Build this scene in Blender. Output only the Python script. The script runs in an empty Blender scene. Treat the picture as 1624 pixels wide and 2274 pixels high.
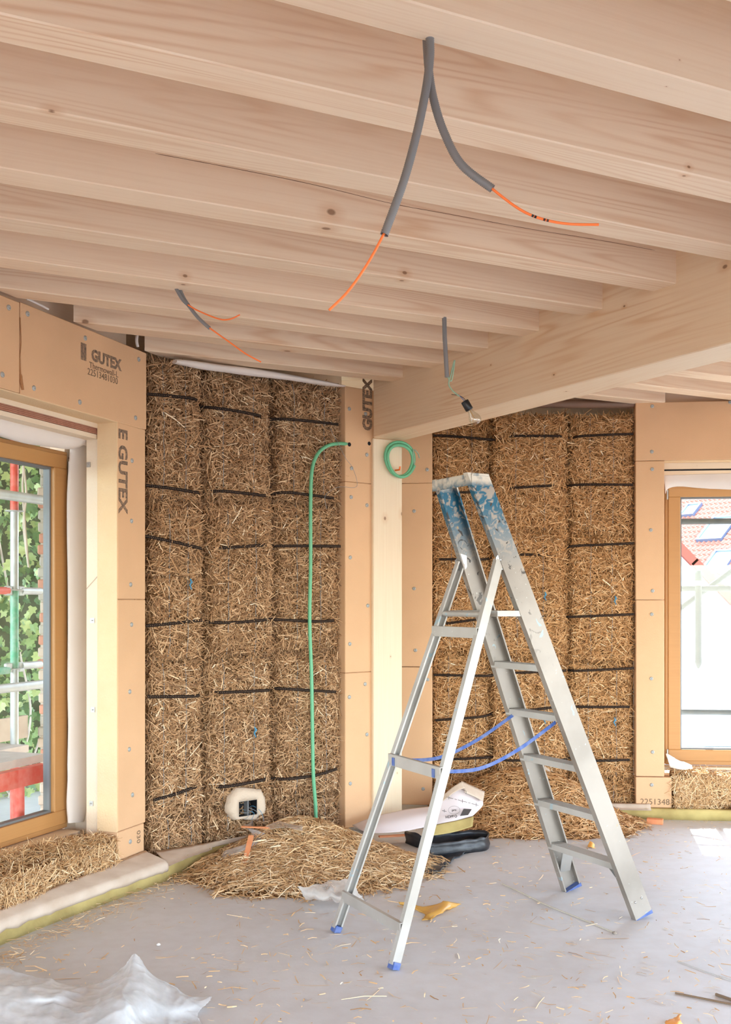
import bpy, math, random
import numpy as np
from mathutils import Matrix, Vector, noise
random.seed(7); RNG = np.random.default_rng(11)
S = bpy.context.scene; COL = S.collection
F_PX, HOR, CX, H = 2300.0, 1340.0, 812.0, 1.55       # focal length and horizon in pixels of the 1624x2274 frame, eye height

# ---------------------------------------------------------------- camera, sky, sun, exposure
cam_d = bpy.data.cameras.new('camera'); cam = bpy.data.objects.new('camera', cam_d); COL.objects.link(cam)
cam_d.sensor_fit = 'HORIZONTAL'; cam_d.sensor_width = 36.0; cam_d.lens = F_PX/1624*36
cam_d.shift_y = (HOR-1137)/1624; cam_d.clip_start = .05; cam_d.clip_end = 300
cam.location = (0, 0, H); cam.rotation_euler = (math.pi/2, 0, 0); S.camera = cam
W = bpy.data.worlds.new('sky'); S.world = W; W.use_nodes = True
wn = W.node_tree.nodes; wl = W.node_tree.links
sky = wn.new('ShaderNodeTexSky'); sky.sky_type = 'NISHITA'; sky.sun_disc = False
sky.sun_elevation = math.radians(44); sky.sun_rotation = math.radians(11); sky.air_density = 1.0; sky.dust_density = .5; sky.ozone_density = 1.0
mx = wn.new('ShaderNodeMix'); mx.data_type = 'RGBA'; mx.inputs[0].default_value = .8
mx.inputs[7].default_value = (.90, .96, 1.06, 1)
wl.new(sky.outputs[0], mx.inputs[6]); bg = wn['Background']; bg.inputs[1].default_value = 2.6
wl.new(mx.outputs[2], bg.inputs[0])
sun_d = bpy.data.lights.new('sun', 'SUN'); sun_d.energy = 9; sun_d.angle = .009; sun_d.color = (1, .95, .87)
sun = bpy.data.objects.new('sun', sun_d); COL.objects.link(sun); sun.location = (2, 20, 20)
sun.rotation_euler = Vector((-.195, -.98, -.95)).to_track_quat('-Z', 'Y').to_euler()
S.view_settings.view_transform = 'Standard'; S.view_settings.look = 'None'; S.view_settings.gamma = 1
S.view_settings.use_curve_mapping = False; S.view_settings.exposure = 1.4
S.cycles.use_denoising = True; S.cycles.max_bounces = 14; S.cycles.diffuse_bounces = 8; S.cycles.glossy_bounces = 3
S.cycles.transmission_bounces = 6; S.cycles.transparent_max_bounces = 12; S.cycles.sample_clamp_indirect = 10
S.cycles.caustics_reflective = False; S.cycles.caustics_refractive = False

# ---------------------------------------------------------------- helpers
def lin(c):
    return tuple(((v/255)/12.92 if v/255 <= .04045 else ((v/255+.055)/1.055)**2.4) for v in c)+(1.0,)
def P(x, y, Y): return Vector(((x-CX)/F_PX*Y, Y, H-(y-HOR)/F_PX*Y))
def FL(x, y, z=0.0):
    Y = (H-z)*F_PX/(y-HOR); return Vector(((x-CX)/F_PX*Y, Y, z))
def frame(o, d):
    d = Vector((d[0], d[1], 0)).normalized(); n = Vector((-d.y, d.x, 0)); z = Vector((0, 0, 1))
    M = Matrix.Identity(4)
    for i, v in enumerate((d, n, z)):
        for k in range(3): M[k][i] = v[k]
    M[0][3], M[1][3], M[2][3] = o[0], o[1], (o[2] if len(o) > 2 else 0)
    return M
def onp(M, x, y, w=0.0):
    """pixel ray met with the plane local-y = w of frame M -> local (u, z)"""
    Mi = M.inverted(); o = Mi @ Vector((0, 0, H)); t = Mi.to_3x3() @ Vector(((x-CX)/F_PX, 1, -(y-HOR)/F_PX))
    k = (w-o.y)/t.y; p = o+t*k; return p.x, p.z
def props(o, label=None, cat=None, group=None, kind=None):
    if label: o['label'] = label
    if cat: o['category'] = cat
    if group: o['group'] = group
    if kind: o['kind'] = kind
    return o
MW = {}
def link(name, data, parent=None, M=None):
    o = bpy.data.objects.new(name, data); COL.objects.link(o)
    if M is None: M = MW[parent.name] if parent else Matrix.Identity(4)
    if parent: o.parent = parent; o.matrix_basis = MW[parent.name].inverted() @ M
    else: o.matrix_basis = M
    MW[o.name] = M.copy(); return o
def empty(name, M=None):
    o = link(name, None, None, M if M is not None else Matrix.Identity(4)); o.empty_display_size = .1; return o
def T(x, y=0, z=0): return Matrix.Translation(Vector((x, y, z)) if not isinstance(x, Vector) else x)

class MB:
    def __init__(s): s.v = []; s.f = []; s.sm = []; s.mi = []
    def add(s, vs, fs, smooth=False, mi=0):
        b = len(s.v); s.v += [tuple(v) for v in vs]; s.f += [tuple(i+b for i in f) for f in fs]
        s.sm += [smooth]*len(fs); s.mi += [mi]*len(fs); return s
    def box(s, x0, x1, y0, y1, z0, z1, M=None, mi=0, bev=0.0):
        x0, x1 = sorted((x0, x1)); y0, y1 = sorted((y0, y1)); z0, z1 = sorted((z0, z1))
        if bev > 0:
            b = min(bev, (x1-x0)/3, (y1-y0)/3, (z1-z0)/3); vs = []; ix = {}
            for sx in (0, 1):
                for sy in (0, 1):
                    for sz in (0, 1):
                        X, Y, Z = (x0, x1)[sx], (y0, y1)[sy], (z0, z1)[sz]; dx, dy, dz = (b, -b)[sx], (b, -b)[sy], (b, -b)[sz]
                        ix[sx, sy, sz] = len(vs); vs += [(X, Y+dy, Z+dz), (X+dx, Y, Z+dz), (X+dx, Y+dy, Z)]
            g = lambda a, b_, c, k: ix[a, b_, c]+k; fs = []
            for q in (0, 1):
                r = lambda l: l if q else l[::-1]
                fs.append(r([g(q, 0, 0, 0), g(q, 1, 0, 0), g(q, 1, 1, 0), g(q, 0, 1, 0)]))
                fs.append(r([g(0, q, 0, 1), g(0, q, 1, 1), g(1, q, 1, 1), g(1, q, 0, 1)]))
                fs.append(r([g(0, 0, q, 2), g(1, 0, q, 2), g(1, 1, q, 2), g(0, 1, q, 2)]))
            for a in (0, 1):
                for c in (0, 1):
                    f1 = [g(a, c, 0, 0), g(a, c, 1, 0), g(a, c, 1, 1), g(a, c, 0, 1)]
                    f2 = [g(a, 0, c, 2), g(a, 1, c, 2), g(a, 1, c, 0), g(a, 0, c, 0)]
                    f3 = [g(0, a, c, 1), g(1, a, c, 1), g(1, a, c, 2), g(0, a, c, 2)]
                    fs += [f1 if (a ^ c) == 0 else f1[::-1], f2, f3]
                    for e in (0, 1): fs.append([g(a, c, e, 0), g(a, c, e, 1), g(a, c, e, 2)])
        else:
            vs = [(x0, y0, z0), (x1, y0, z0), (x1, y1, z0), (x0, y1, z0), (x0, y0, z1), (x1, y0, z1), (x1, y1, z1), (x0, y1, z1)]
            fs = [(0, 3, 2, 1), (4, 5, 6, 7), (0, 1, 5, 4), (1, 2, 6, 5), (2, 3, 7, 6), (3, 0, 4, 7)]
        if M is not None: vs = [M @ Vector(v) for v in vs]
        return s.add(vs, fs, False, mi)
    def beam(s, a, b, w, h, up=(0, 0, 1), mi=0):
        a = Vector(a); b = Vector(b); d = (b-a).normalized(); sd = d.cross(Vector(up)).normalized(); u = sd.cross(d)
        M = Matrix([[d[i], sd[i], u[i], a[i]] for i in range(3)]+[[0, 0, 0, 1]])
        return s.box(0, (b-a).length, -w/2, w/2, -h/2, h/2, M, mi)
    def tube(s, pts, r, n=8, ribs=0, mi=0, cap=True):
        pts = [Vector(p) for p in pts]; prev = None; rings = []
        for i, p in enumerate(pts):
            t = (pts[min(i+1, len(pts)-1)]-pts[max(i-1, 0)]).normalized()
            if prev is None: a = t.orthogonal().normalized()
            else: a = (prev-t*prev.dot(t)).normalized()
            prev = a; b = t.cross(a); rr = r[i] if isinstance(r, (list, tuple)) else r
            if ribs and i % 2: rr *= .84
            rings.append([p+a*math.cos(2*math.pi*k/n)*rr+b*math.sin(2*math.pi*k/n)*rr for k in range(n)])
        vs = [v for R in rings for v in R]
        fs = [(i*n+k, i*n+(k+1) % n, (i+1)*n+(k+1) % n, (i+1)*n+k) for i in range(len(pts)-1) for k in range(n)]
        s.add(vs, fs, True, mi)
        if cap: s.add(vs[:n], [tuple(range(n))[::-1]], False, mi); s.add(vs[-n:], [tuple(range(n))], False, mi)
        return s
    def lathe(s, prof, n=20, M=None, mi=0):
        vs = [(r*math.cos(2*math.pi*k/n), r*math.sin(2*math.pi*k/n), z) for r, z in prof for k in range(n)]
        if M is not None: vs = [M @ Vector(v) for v in vs]
        fs = [(i*n+k, i*n+(k+1) % n, (i+1)*n+(k+1) % n, (i+1)*n+k) for i in range(len(prof)-1) for k in range(n)]
        return s.add(vs, fs, True, mi)
    def prism(s, poly, y0, y1, M=None, mi=0):
        """polygon in local x,z extruded along y"""
        n = len(poly); vs = [(p[0], y0, p[1]) for p in poly]+[(p[0], y1, p[1]) for p in poly]
        if M is not None: vs = [M @ Vector(v) for v in vs]
        return s.add(vs, [tuple(range(n)), tuple(range(n, 2*n))[::-1]]+[(i, i+n, (i+1) % n+n, (i+1) % n) for i in range(n)], False, mi)
    def build(s, name, mat, parent=None, M=None):
        me = bpy.data.meshes.new(name); me.from_pydata(s.v, [], s.f)
        for m in (mat if isinstance(mat, (list, tuple)) else [mat]): me.materials.append(m)
        me.polygons.foreach_set('use_smooth', s.sm); me.polygons.foreach_set('material_index', s.mi); me.update()
        return link(name, me, parent, M)
def build_np(name, v, quads, mat, parent=None, M=None, shade=None, smooth=False):
    me = bpy.data.meshes.new(name); nq = len(quads)
    me.vertices.add(len(v)); me.vertices.foreach_set('co', np.ascontiguousarray(v, dtype=np.float32).ravel())
    me.loops.add(nq*4); me.loops.foreach_set('vertex_index', np.ascontiguousarray(quads, dtype=np.int32).ravel())
    me.polygons.add(nq); me.polygons.foreach_set('loop_start', np.arange(nq, dtype=np.int32)*4)
    me.polygons.foreach_set('use_smooth', np.full(nq, smooth))
    me.update(calc_edges=True)
    if shade is not None:
        a = me.attributes.new('shade', 'FLOAT', 'POINT'); a.data.foreach_set('value', np.ascontiguousarray(shade, dtype=np.float32))
    me.materials.append(mat); return link(name, me, parent, M)
def smooth_path(pts, n=6):
    pts = [Vector(p) for p in pts]; out = []
    for i in range(len(pts)-1):
        p0 = pts[max(i-1, 0)]; p1 = pts[i]; p2 = pts[i+1]; p3 = pts[min(i+2, len(pts)-1)]
        for k in range(n):
            t = k/n; out.append(.5*((2*p1)+(p2-p0)*t+(2*p0-5*p1+4*p2-p3)*t*t+(-p0+3*p1-3*p2+p3)*t**3))
    out.append(pts[-1]); return out
def net(ctrl, nu, nv, crumple=0.0, freq=8.0, seed=0.0, edge=0.0, ridge=0.0):
    """smooth sheet through a net of control points -> (verts, quads)"""
    rows = [smooth_path(r, max(1, nu//(len(r)-1))) for r in ctrl]; m = len(rows[0])
    cols = [smooth_path([r[i] for r in rows], max(1, nv//(len(rows)-1))) for i in range(m)]; k = len(cols[0])
    vs = []
    for i in range(m):
        for j in range(k):
            p = cols[i][j].copy()
            if crumple:
                q = p*freq+Vector((seed, seed*1.7, seed*.3))
                p += Vector((noise.noise(q), noise.noise(q+Vector((9, 3, 1))), noise.noise(q+Vector((2, 7, 5)))))*crumple
                p += Vector((noise.noise(q*3.1), noise.noise(q*3.1+Vector((5, 5, 5))), abs(noise.noise(q*2.7))))*crumple*.4
            if ridge:
                for fq, am in ((4.0, 1.0), (9.0, .5), (19.0, .22)):
                    q = Vector((p.x*math.cos(fq)*fq+p.y*math.sin(fq)*fq*.7, -p.x*math.sin(fq)*fq+p.y*math.cos(fq)*fq*.7, seed)); nz_ = 1-abs(noise.noise(q))*2.6; p.z += ridge*am*max(0, nz_)**2-ridge*am*.3
            if edge and (i in (0, m-1) or j in (0, k-1)): p += Vector((random.uniform(-1, 1), random.uniform(-1, 1), 0))*edge
            vs.append(p)
    return vs, [(i*k+j, i*k+j+1, (i+1)*k+j+1, (i+1)*k+j) for i in range(m-1) for j in range(k-1)]
def sheet(name, ctrl, mat, nu=24, nv=16, thick=.0012, parent=None, zmin=None, **kw):
    vs, fs = net(ctrl, nu, nv, **kw)
    if zmin is not None:
        for v in vs: v.z = max(v.z, zmin)
    mb = MB(); mb.add(vs, fs, True); o = mb.build(name, mat, parent, MW[parent.name] if parent else None)
    md = o.modifiers.new('thickness', 'SOLIDIFY'); md.thickness = thick; md.offset = 0
    return o

# ---------------------------------------------------------------- materials
def mat(name, base, rough=.6, metal=0.0, bump=None, var=None, spec=.5, coat=0.0, emit=None):
    m = bpy.data.materials.new(name); m.use_nodes = True; nt = m.node_tree; b = nt.nodes['Principled BSDF']
    c = lin(base); b.inputs['Base Color'].default_value = c; b.inputs['Roughness'].default_value = rough
    b.inputs['Metallic'].default_value = metal; b.inputs['Specular IOR Level'].default_value = spec; b.inputs['Coat Weight'].default_value = coat
    tc = nt.nodes.new('ShaderNodeTexCoord')
    if var:
        sc, amt, c2 = var; n = nt.nodes.new('ShaderNodeTexNoise'); n.inputs['Scale'].default_value = sc; n.inputs['Detail'].default_value = 6
        nt.links.new(tc.outputs['Object'], n.inputs['Vector'])
        r = nt.nodes.new('ShaderNodeMapRange'); r.inputs[1].default_value = .35; r.inputs[2].default_value = .7; r.inputs[4].default_value = amt
        nt.links.new(n.outputs[0], r.inputs[0]); x = nt.nodes.new('ShaderNodeMix'); x.data_type = 'RGBA'
        nt.links.new(r.outputs[0], x.inputs[0]); x.inputs[6].default_value = c; x.inputs[7].default_value = lin(c2)
        nt.links.new(x.outputs[2], b.inputs['Base Color'])
    if bump:
        sc, st = bump; n = nt.nodes.new('ShaderNodeTexNoise'); n.inputs['Scale'].default_value = sc; n.inputs['Detail'].default_value = 4
        nt.links.new(tc.outputs['Object'], n.inputs['Vector']); bp = nt.nodes.new('ShaderNodeBump'); bp.inputs['Strength'].default_value = st
        bp.inputs['Distance'].default_value = .004; nt.links.new(n.outputs[0], bp.inputs['Height']); nt.links.new(bp.outputs[0], b.inputs['Normal'])
    return m
def wood(name, base, dark, ring=.35, knot=3.2, rough=.6, streak=.25):
    """spruce: grain along local X, rings, fine streaks, scattered knots"""
    m = bpy.data.materials.new(name); m.use_nodes = True; nt = m.node_tree; N = nt.nodes; L = nt.links; b = N['Principled BSDF']
    b.inputs['Roughness'].default_value = rough; b.inputs['Specular IOR Level'].default_value = .3
    tc = N.new('ShaderNodeTexCoord'); oi = N.new('ShaderNodeObjectInfo'); off = N.new('ShaderNodeVectorMath'); off.operation = 'SCALE'
    cb = N.new('ShaderNodeCombineXYZ')
    for i in range(3): L.new(oi.outputs['Random'], cb.inputs[i])
    L.new(cb.outputs[0], off.inputs[0]); off.inputs['Scale'].default_value = 37
    ad = N.new('ShaderNodeVectorMath'); L.new(tc.outputs['Object'], ad.inputs[0]); L.new(off.outputs[0], ad.inputs[1])
    def mapped(sx, sy, sz):
        mp = N.new('ShaderNodeVectorMath'); mp.operation = 'MULTIPLY'; mp.inputs[1].default_value = (sx, sy, sz); L.new(ad.outputs[0], mp.inputs[0]); return mp.outputs[0]
    def math_(op, a, bb, clamp=False):
        x = N.new('ShaderNodeMath'); x.operation = op; x.use_clamp = clamp
        for i, q in enumerate((a, bb)):
            if q is None: continue
            if hasattr(q, 'links'): L.new(q, x.inputs[i])
            else: x.inputs[i].default_value = q
        return x.outputs[0]
    n1 = N.new('ShaderNodeTexNoise'); n1.inputs['Scale'].default_value = 1; n1.inputs['Detail'].default_value = 1.5; L.new(mapped(.2, 5.5, 5.5), n1.inputs['Vector'])
    ringv = math_('SINE', math_('MULTIPLY', n1.outputs[0], 150.0), None)
    ringv = math_('POWER', math_('MULTIPLY_ADD', ringv, .5, ) if False else math_('ADD', math_('MULTIPLY', ringv, .5), .5), 3.0)
    n3 = N.new('ShaderNodeTexNoise'); n3.inputs['Scale'].default_value = 1; n3.inputs['Detail'].default_value = 2; L.new(mapped(.8, 2.2, 2.2), n3.inputs['Vector'])
    amp = math_('MULTIPLY', math_('SUBTRACT', n3.outputs[0], .38, True), 3.0, True)
    rf = math_('MULTIPLY', math_('MULTIPLY', ringv, amp), ring)
    n2 = N.new('ShaderNodeTexNoise'); n2.inputs['Scale'].default_value = 1; n2.inputs['Detail'].default_value = 4; L.new(mapped(2.2, 110, 110), n2.inputs['Vector'])
    sf = math_('MULTIPLY', math_('SUBTRACT', n2.outputs[0], .42, True), streak*2)
    vo = N.new('ShaderNodeTexVoronoi'); vo.voronoi_dimensions = '2D'; vo.inputs['Scale'].default_value = knot*.8
    sx = N.new('ShaderNodeSeparateXYZ'); L.new(ad.outputs[0], sx.inputs[0]); cx = N.new('ShaderNodeCombineXYZ'); L.new(math_('MULTIPLY', sx.outputs[0], .7), cx.inputs[0]); L.new(math_('ADD', sx.outputs[1], math_('MULTIPLY', sx.outputs[2], 1.07)), cx.inputs[1]); L.new(cx.outputs[0], vo.inputs['Vector'])
    sc_ = N.new('ShaderNodeSeparateColor'); L.new(vo.outputs['Color'], sc_.inputs[0]); sz = math_('MULTIPLY', math_('SUBTRACT', sc_.outputs[0], .35, True), 1.5)
    rel = math_('DIVIDE', vo.outputs['Distance'], math_('ADD', math_('MULTIPLY', sz, .045), .0001))
    kd = N.new('ShaderNodeMapRange'); kd.inputs[1].default_value = 1.0; kd.inputs[2].default_value = .6; L.new(rel, kd.inputs[0])
    kh = N.new('ShaderNodeMapRange'); kh.inputs[1].default_value = 3.4; kh.inputs[2].default_value = 1.0; kh.inputs[4].default_value = .4; L.new(rel, kh.inputs[0])
    fac = math_('ADD', math_('ADD', rf, sf), kh.outputs[0], True)
    c1 = N.new('ShaderNodeMix'); c1.data_type = 'RGBA'; c1.inputs[6].default_value = lin(base); c1.inputs[7].default_value = lin(dark); L.new(fac, c1.inputs[0])
    c2 = N.new('ShaderNodeMix'); c2.data_type = 'RGBA'; L.new(c1.outputs[2], c2.inputs[6]); c2.inputs[7].default_value = lin((118, 78, 52)); L.new(math_('MULTIPLY', kd.outputs[0], .75), c2.inputs[0])
    # tone differs a little from timber to timber
    hv = N.new('ShaderNodeHueSaturation'); L.new(c2.outputs[2], hv.inputs['Color']); L.new(math_('ADD', math_('MULTIPLY', oi.outputs['Random'], .08), .94), hv.inputs['Value'])
    L.new(hv.outputs[0], b.inputs['Base Color'])
    bp = N.new('ShaderNodeBump'); bp.inputs['Strength'].default_value = .12; bp.inputs['Distance'].default_value = .002; L.new(n2.outputs[0], bp.inputs['Height']); L.new(bp.outputs[0], b.inputs['Normal'])
    return m
def straw_mat(name, ramp, body=False):
    m = bpy.data.materials.new(name); m.use_nodes = True; nt = m.node_tree; N = nt.nodes; L = nt.links; b = N['Principled BSDF']
    b.inputs['Roughness'].default_value = .55 if not body else .9; b.inputs['Specular IOR Level'].default_value = .35 if not body else .1
    cr = N.new('ShaderNodeValToRGB')
    while len(cr.color_ramp.elements) < len(ramp): cr.color_ramp.elements.new(.5)
    for e, (p, c) in zip(cr.color_ramp.elements, ramp): e.position = p; e.color = lin(c)
    if body:
        tc = N.new('ShaderNodeTexCoord'); mp = N.new('ShaderNodeMapping'); mp.inputs['Scale'].default_value = (40, 40, 140); L.new(tc.outputs['Object'], mp.inputs[0])
        n = N.new('ShaderNodeTexNoise'); n.inputs['Scale'].default_value = 1; n.inputs['Detail'].default_value = 5; n.inputs['Distortion'].default_value = 2.5; L.new(mp.outputs[0], n.inputs['Vector'])
        L.new(n.outputs[0], cr.inputs[0]); bp = N.new('ShaderNodeBump'); bp.inputs['Distance'].default_value = .01; L.new(n.outputs[0], bp.inputs['Height']); L.new(bp.outputs[0], b.inputs['Normal'])
    else:
        at = N.new('ShaderNodeAttribute'); at.attribute_name = 'shade'; L.new(at.outputs['Fac'], cr.inputs[0])
    L.new(cr.outputs[0], b.inputs['Base Color']); return m
def film(name, alpha, tint=(235, 238, 242), rough=.3, vary=0.0):
    """thin translucent plastic: part see-through, part milky"""
    m = bpy.data.materials.new(name); m.use_nodes = True; nt = m.node_tree; N = nt.nodes; L = nt.links; b = N['Principled BSDF']
    b.inputs['Base Color'].default_value = lin(tint); b.inputs['Roughness'].default_value = rough; b.inputs['Specular IOR Level'].default_value = .6
    tr = N.new('ShaderNodeBsdfTransparent'); tl = N.new('ShaderNodeBsdfTranslucent'); tl.inputs[0].default_value = lin(tint)
    m1 = N.new('ShaderNodeMixShader'); m1.inputs[0].default_value = .4; L.new(b.outputs[0], m1.inputs[1]); L.new(tl.outputs[0], m1.inputs[2])
    m2 = N.new('ShaderNodeMixShader'); m2.inputs[0].default_value = alpha; L.new(tr.outputs[0], m2.inputs[1]); L.new(m1.outputs[0], m2.inputs[2])
    if vary:
        tc = N.new('ShaderNodeTexCoord'); n = N.new('ShaderNodeTexNoise'); n.inputs['Scale'].default_value = 9; n.inputs['Detail'].default_value = 5; L.new(tc.outputs['Object'], n.inputs['Vector'])
        r = N.new('ShaderNodeMapRange'); r.inputs[1].default_value = .3; r.inputs[2].default_value = .7; r.inputs[3].default_value = max(0, alpha-vary); r.inputs[4].default_value = min(1, alpha+vary)
        L.new(n.outputs[0], r.inputs[0]); L.new(r.outputs[0], m2.inputs[0])
    L.new(m2.outputs[0], N['Material Output'].inputs[0]); return m
def glass(name, tint=(1, 1, 1, 1), refl=.06):
    m = bpy.data.materials.new(name); m.use_nodes = True; nt = m.node_tree; N = nt.nodes; L = nt.links; N.remove(N['Principled BSDF'])
    tr = N.new('ShaderNodeBsdfTransparent'); tr.inputs[0].default_value = tint; g = N.new('ShaderNodeBsdfGlossy'); g.inputs['Roughness'].default_value = .01
    lwt = N.new('ShaderNodeLayerWeight'); pw5 = N.new('ShaderNodeMath'); pw5.operation = 'POWER'; pw5.inputs[1].default_value = 4; L.new(lwt.outputs['Facing'], pw5.inputs[0]); fr = N.new('ShaderNodeMath'); fr.operation = 'MULTIPLY_ADD'; fr.inputs[1].default_value = .6; fr.inputs[2].default_value = refl*.5; L.new(pw5.outputs[0], fr.inputs[0]); mx = N.new('ShaderNodeMixShader'); L.new(fr.outputs[0], mx.inputs[0]); L.new(tr.outputs[0], mx.inputs[1]); L.new(g.outputs[0], mx.inputs[2])
    L.new(mx.outputs[0], N['Material Output'].inputs[0]); return m
M_JOIST = wood('spruce_joist', (237, 214, 187), (206, 158, 116), ring=.55)
M_BEAM = wood('spruce_beam', (233, 210, 180), (208, 160, 114), ring=.6, knot=3.6)
M_POST = wood('spruce_post', (236, 218, 190), (216, 178, 138), ring=.3, knot=4.5)
M_DECK = wood('deck_board', (226, 206, 182), (200, 160, 124))
M_TIMB = wood('pale_timber', (230, 212, 188), (212, 178, 148), ring=.15, knot=6)
M_FIBRE = mat('wood_fibre_board', (220, 180, 142), .9, bump=(260, .35), var=(3.5, .4, (205, 168, 132)), spec=.1)
M_FIBCUT = mat('wood_fibre_cut_edge', (226, 198, 160), .95, bump=(90, .9), var=(12, .4, (222, 190, 148)), spec=.1)
M_PLY = mat('plywood_edge', (170, 118, 96), .7, var=(30, .5, (132, 84, 66)))
M_FRAME = wood('stained_window_wood', (186, 138, 86), (160, 110, 64), ring=.12, knot=1.0, rough=.4, streak=.12)
M_ALU = mat('grey_gasket', (112, 114, 116), .45); M_STEEL = mat('zinc_steel', (196, 198, 200), .35, .9, var=(25, .5, (150, 152, 154)))
M_WASHER = mat('grey_washer', (168, 170, 168), .45, .3); M_FLEECE = mat('white_fleece', (226, 218, 212), .9, bump=(400, .15), var=(5, .3, (214, 204, 196)))
M_FLEECE2 = mat('dusty_fleece', (214, 198, 182), .95, bump=(300, .3), var=(9, .6, (188, 166, 144)))
M_FOAM = mat('yellow_foam', (196, 178, 116), .9, bump=(60, .3), var=(7, .8, (158, 138, 84)))
M_CONC = bpy.data.materials.new('screed')
def conc():
    m = M_CONC; m.use_nodes = True; nt = m.node_tree; N = nt.nodes; L = nt.links; b = N['Principled BSDF']; tc = N.new('ShaderNodeTexCoord')
    def nz(sc, d=5):
        n = N.new('ShaderNodeTexNoise'); n.inputs['Scale'].default_value = sc; n.inputs['Detail'].default_value = d; L.new(tc.outputs['Object'], n.inputs['Vector']); return n.outputs[0]
    r = N.new('ShaderNodeValToRGB'); e = r.color_ramp.elements; e[0].position = .3; e[0].color = lin((203, 204, 206)); e[1].position = .72; e[1].color = lin((218, 219, 221)); L.new(nz(1.1, 8), r.inputs[0])
    r2 = N.new('ShaderNodeValToRGB'); e = r2.color_ramp.elements; e[0].position = .35; e[0].color = (.93, .91, .89, 1); e[1].position = .6; e[1].color = (1, 1, 1, 1); L.new(nz(14, 6), r2.inputs[0])
    x = N.new('ShaderNodeMix'); x.data_type = 'RGBA'; x.blend_type = 'MULTIPLY'; x.inputs[0].default_value = .6; L.new(r.outputs[0], x.inputs[6]); L.new(r2.outputs[0], x.inputs[7]); L.new(x.outputs[2], b.inputs['Base Color'])
    b.inputs['Roughness'].default_value = .62; b.inputs['Specular IOR Level'].default_value = .3
    bp = N.new('ShaderNodeBump'); bp.inputs['Strength'].default_value = .2; bp.inputs['Distance'].default_value = .003; L.new(nz(60), bp.inputs['Height']); L.new(bp.outputs[0], b.inputs['Normal'])
conc()
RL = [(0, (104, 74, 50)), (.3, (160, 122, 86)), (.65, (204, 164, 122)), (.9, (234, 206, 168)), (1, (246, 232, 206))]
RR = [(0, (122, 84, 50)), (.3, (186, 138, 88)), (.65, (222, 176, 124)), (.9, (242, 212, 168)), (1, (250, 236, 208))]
M_STALK_L = straw_mat('straw_dull_brown', RL); M_STALK_R = straw_mat('straw_golden', RR)  # straw of the left wall is a darker, duller brown
M_STALK_H = straw_mat('straw_loose', [(0, (136, 98, 62)), (.3, (196, 154, 106)), (.65, (228, 194, 148)), (1, (248, 232, 200))])
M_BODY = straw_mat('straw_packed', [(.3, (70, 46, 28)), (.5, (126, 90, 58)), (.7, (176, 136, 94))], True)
M_TWINE = mat('grey_twine', (140, 146, 150), .6); M_BLUE = mat('blue_plastic', (50, 84, 156), .6, var=(30, .6, (130, 140, 172))); M_BLUEKNOT = mat('blue_twine', (74, 140, 176), .6)
M_PLASTER = mat('plaster', (206, 188, 168), .95, bump=(60, 1.0)); M_BLACK = mat('black_plastic', (22, 22, 26), .35); M_BLACKIN = mat('box_inside', (18, 18, 22), .8)
M_RUBBER = mat('black_rubber_sheet', (34, 36, 42), .38, bump=(30, .5), var=(12, .6, (58, 58, 60)))
M_GREEN = mat('green_conduit', (104, 180, 138), .45); M_GREYC = mat('grey_conduit', (128, 128, 130), .5)
M_ORANGE = mat('orange_cable', (255, 128, 58), .4); M_LATH = mat('orange_wood', (224, 142, 98), .7, var=(20, .5, (236, 170, 120)))
M_YFOIL = film('yellow_foil', .85, (238, 196, 108)); M_FILM = film('clear_film', .42, (232, 230, 228), .25, .2); M_SHEET = film('milky_sheet', .62, (238, 241, 244), .16, .2)
M_GLASS = glass('window_glass', (.94, .97, .96, 1)); M_BULB = glass('bulb_glass', (.93, .93, .90, 1), .3); M_PRINT = mat('black_print', (66, 60, 58), .8)
def raster(m, gap):
    nt = m.node_tree; N = nt.nodes; L = nt.links; b = N['Principled BSDF']; tc = N.new('ShaderNodeTexCoord'); sp = N.new('ShaderNodeSeparateXYZ'); L.new(tc.outputs['Object'], sp.inputs[0])
    k = N.new('ShaderNodeMath'); k.operation = 'MULTIPLY'; k.inputs[1].default_value = 900; L.new(sp.outputs[0], k.inputs[0]); q = N.new('ShaderNodeMath'); q.operation = 'SINE'; L.new(k.outputs[0], q.inputs[0])
    n = N.new('ShaderNodeTexNoise'); n.inputs['Scale'].default_value = 70; L.new(tc.outputs['Object'], n.inputs['Vector']); ad = N.new('ShaderNodeMath'); ad.operation = 'MULTIPLY_ADD'; ad.inputs[1].default_value = 3; L.new(n.outputs[0], ad.inputs[0]); L.new(q.outputs[0], ad.inputs[2])
    rr = N.new('ShaderNodeMapRange'); rr.inputs[1].default_value = 1.5; rr.inputs[2].default_value = 2.3; L.new(ad.outputs[0], rr.inputs[0]); x = N.new('ShaderNodeMix'); x.data_type = 'RGBA'; L.new(rr.outputs[0], x.inputs[0]); x.inputs[6].default_value = lin((62, 56, 54)); x.inputs[7].default_value = lin(gap); L.new(x.outputs[2], b.inputs['Base Color'])
M_PRB = mat('rastered_print', (66, 60, 58), .9); raster(M_PRB, (196, 160, 126))
M_PRINTG = mat('faded_print', (122, 100, 78), .9)

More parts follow.
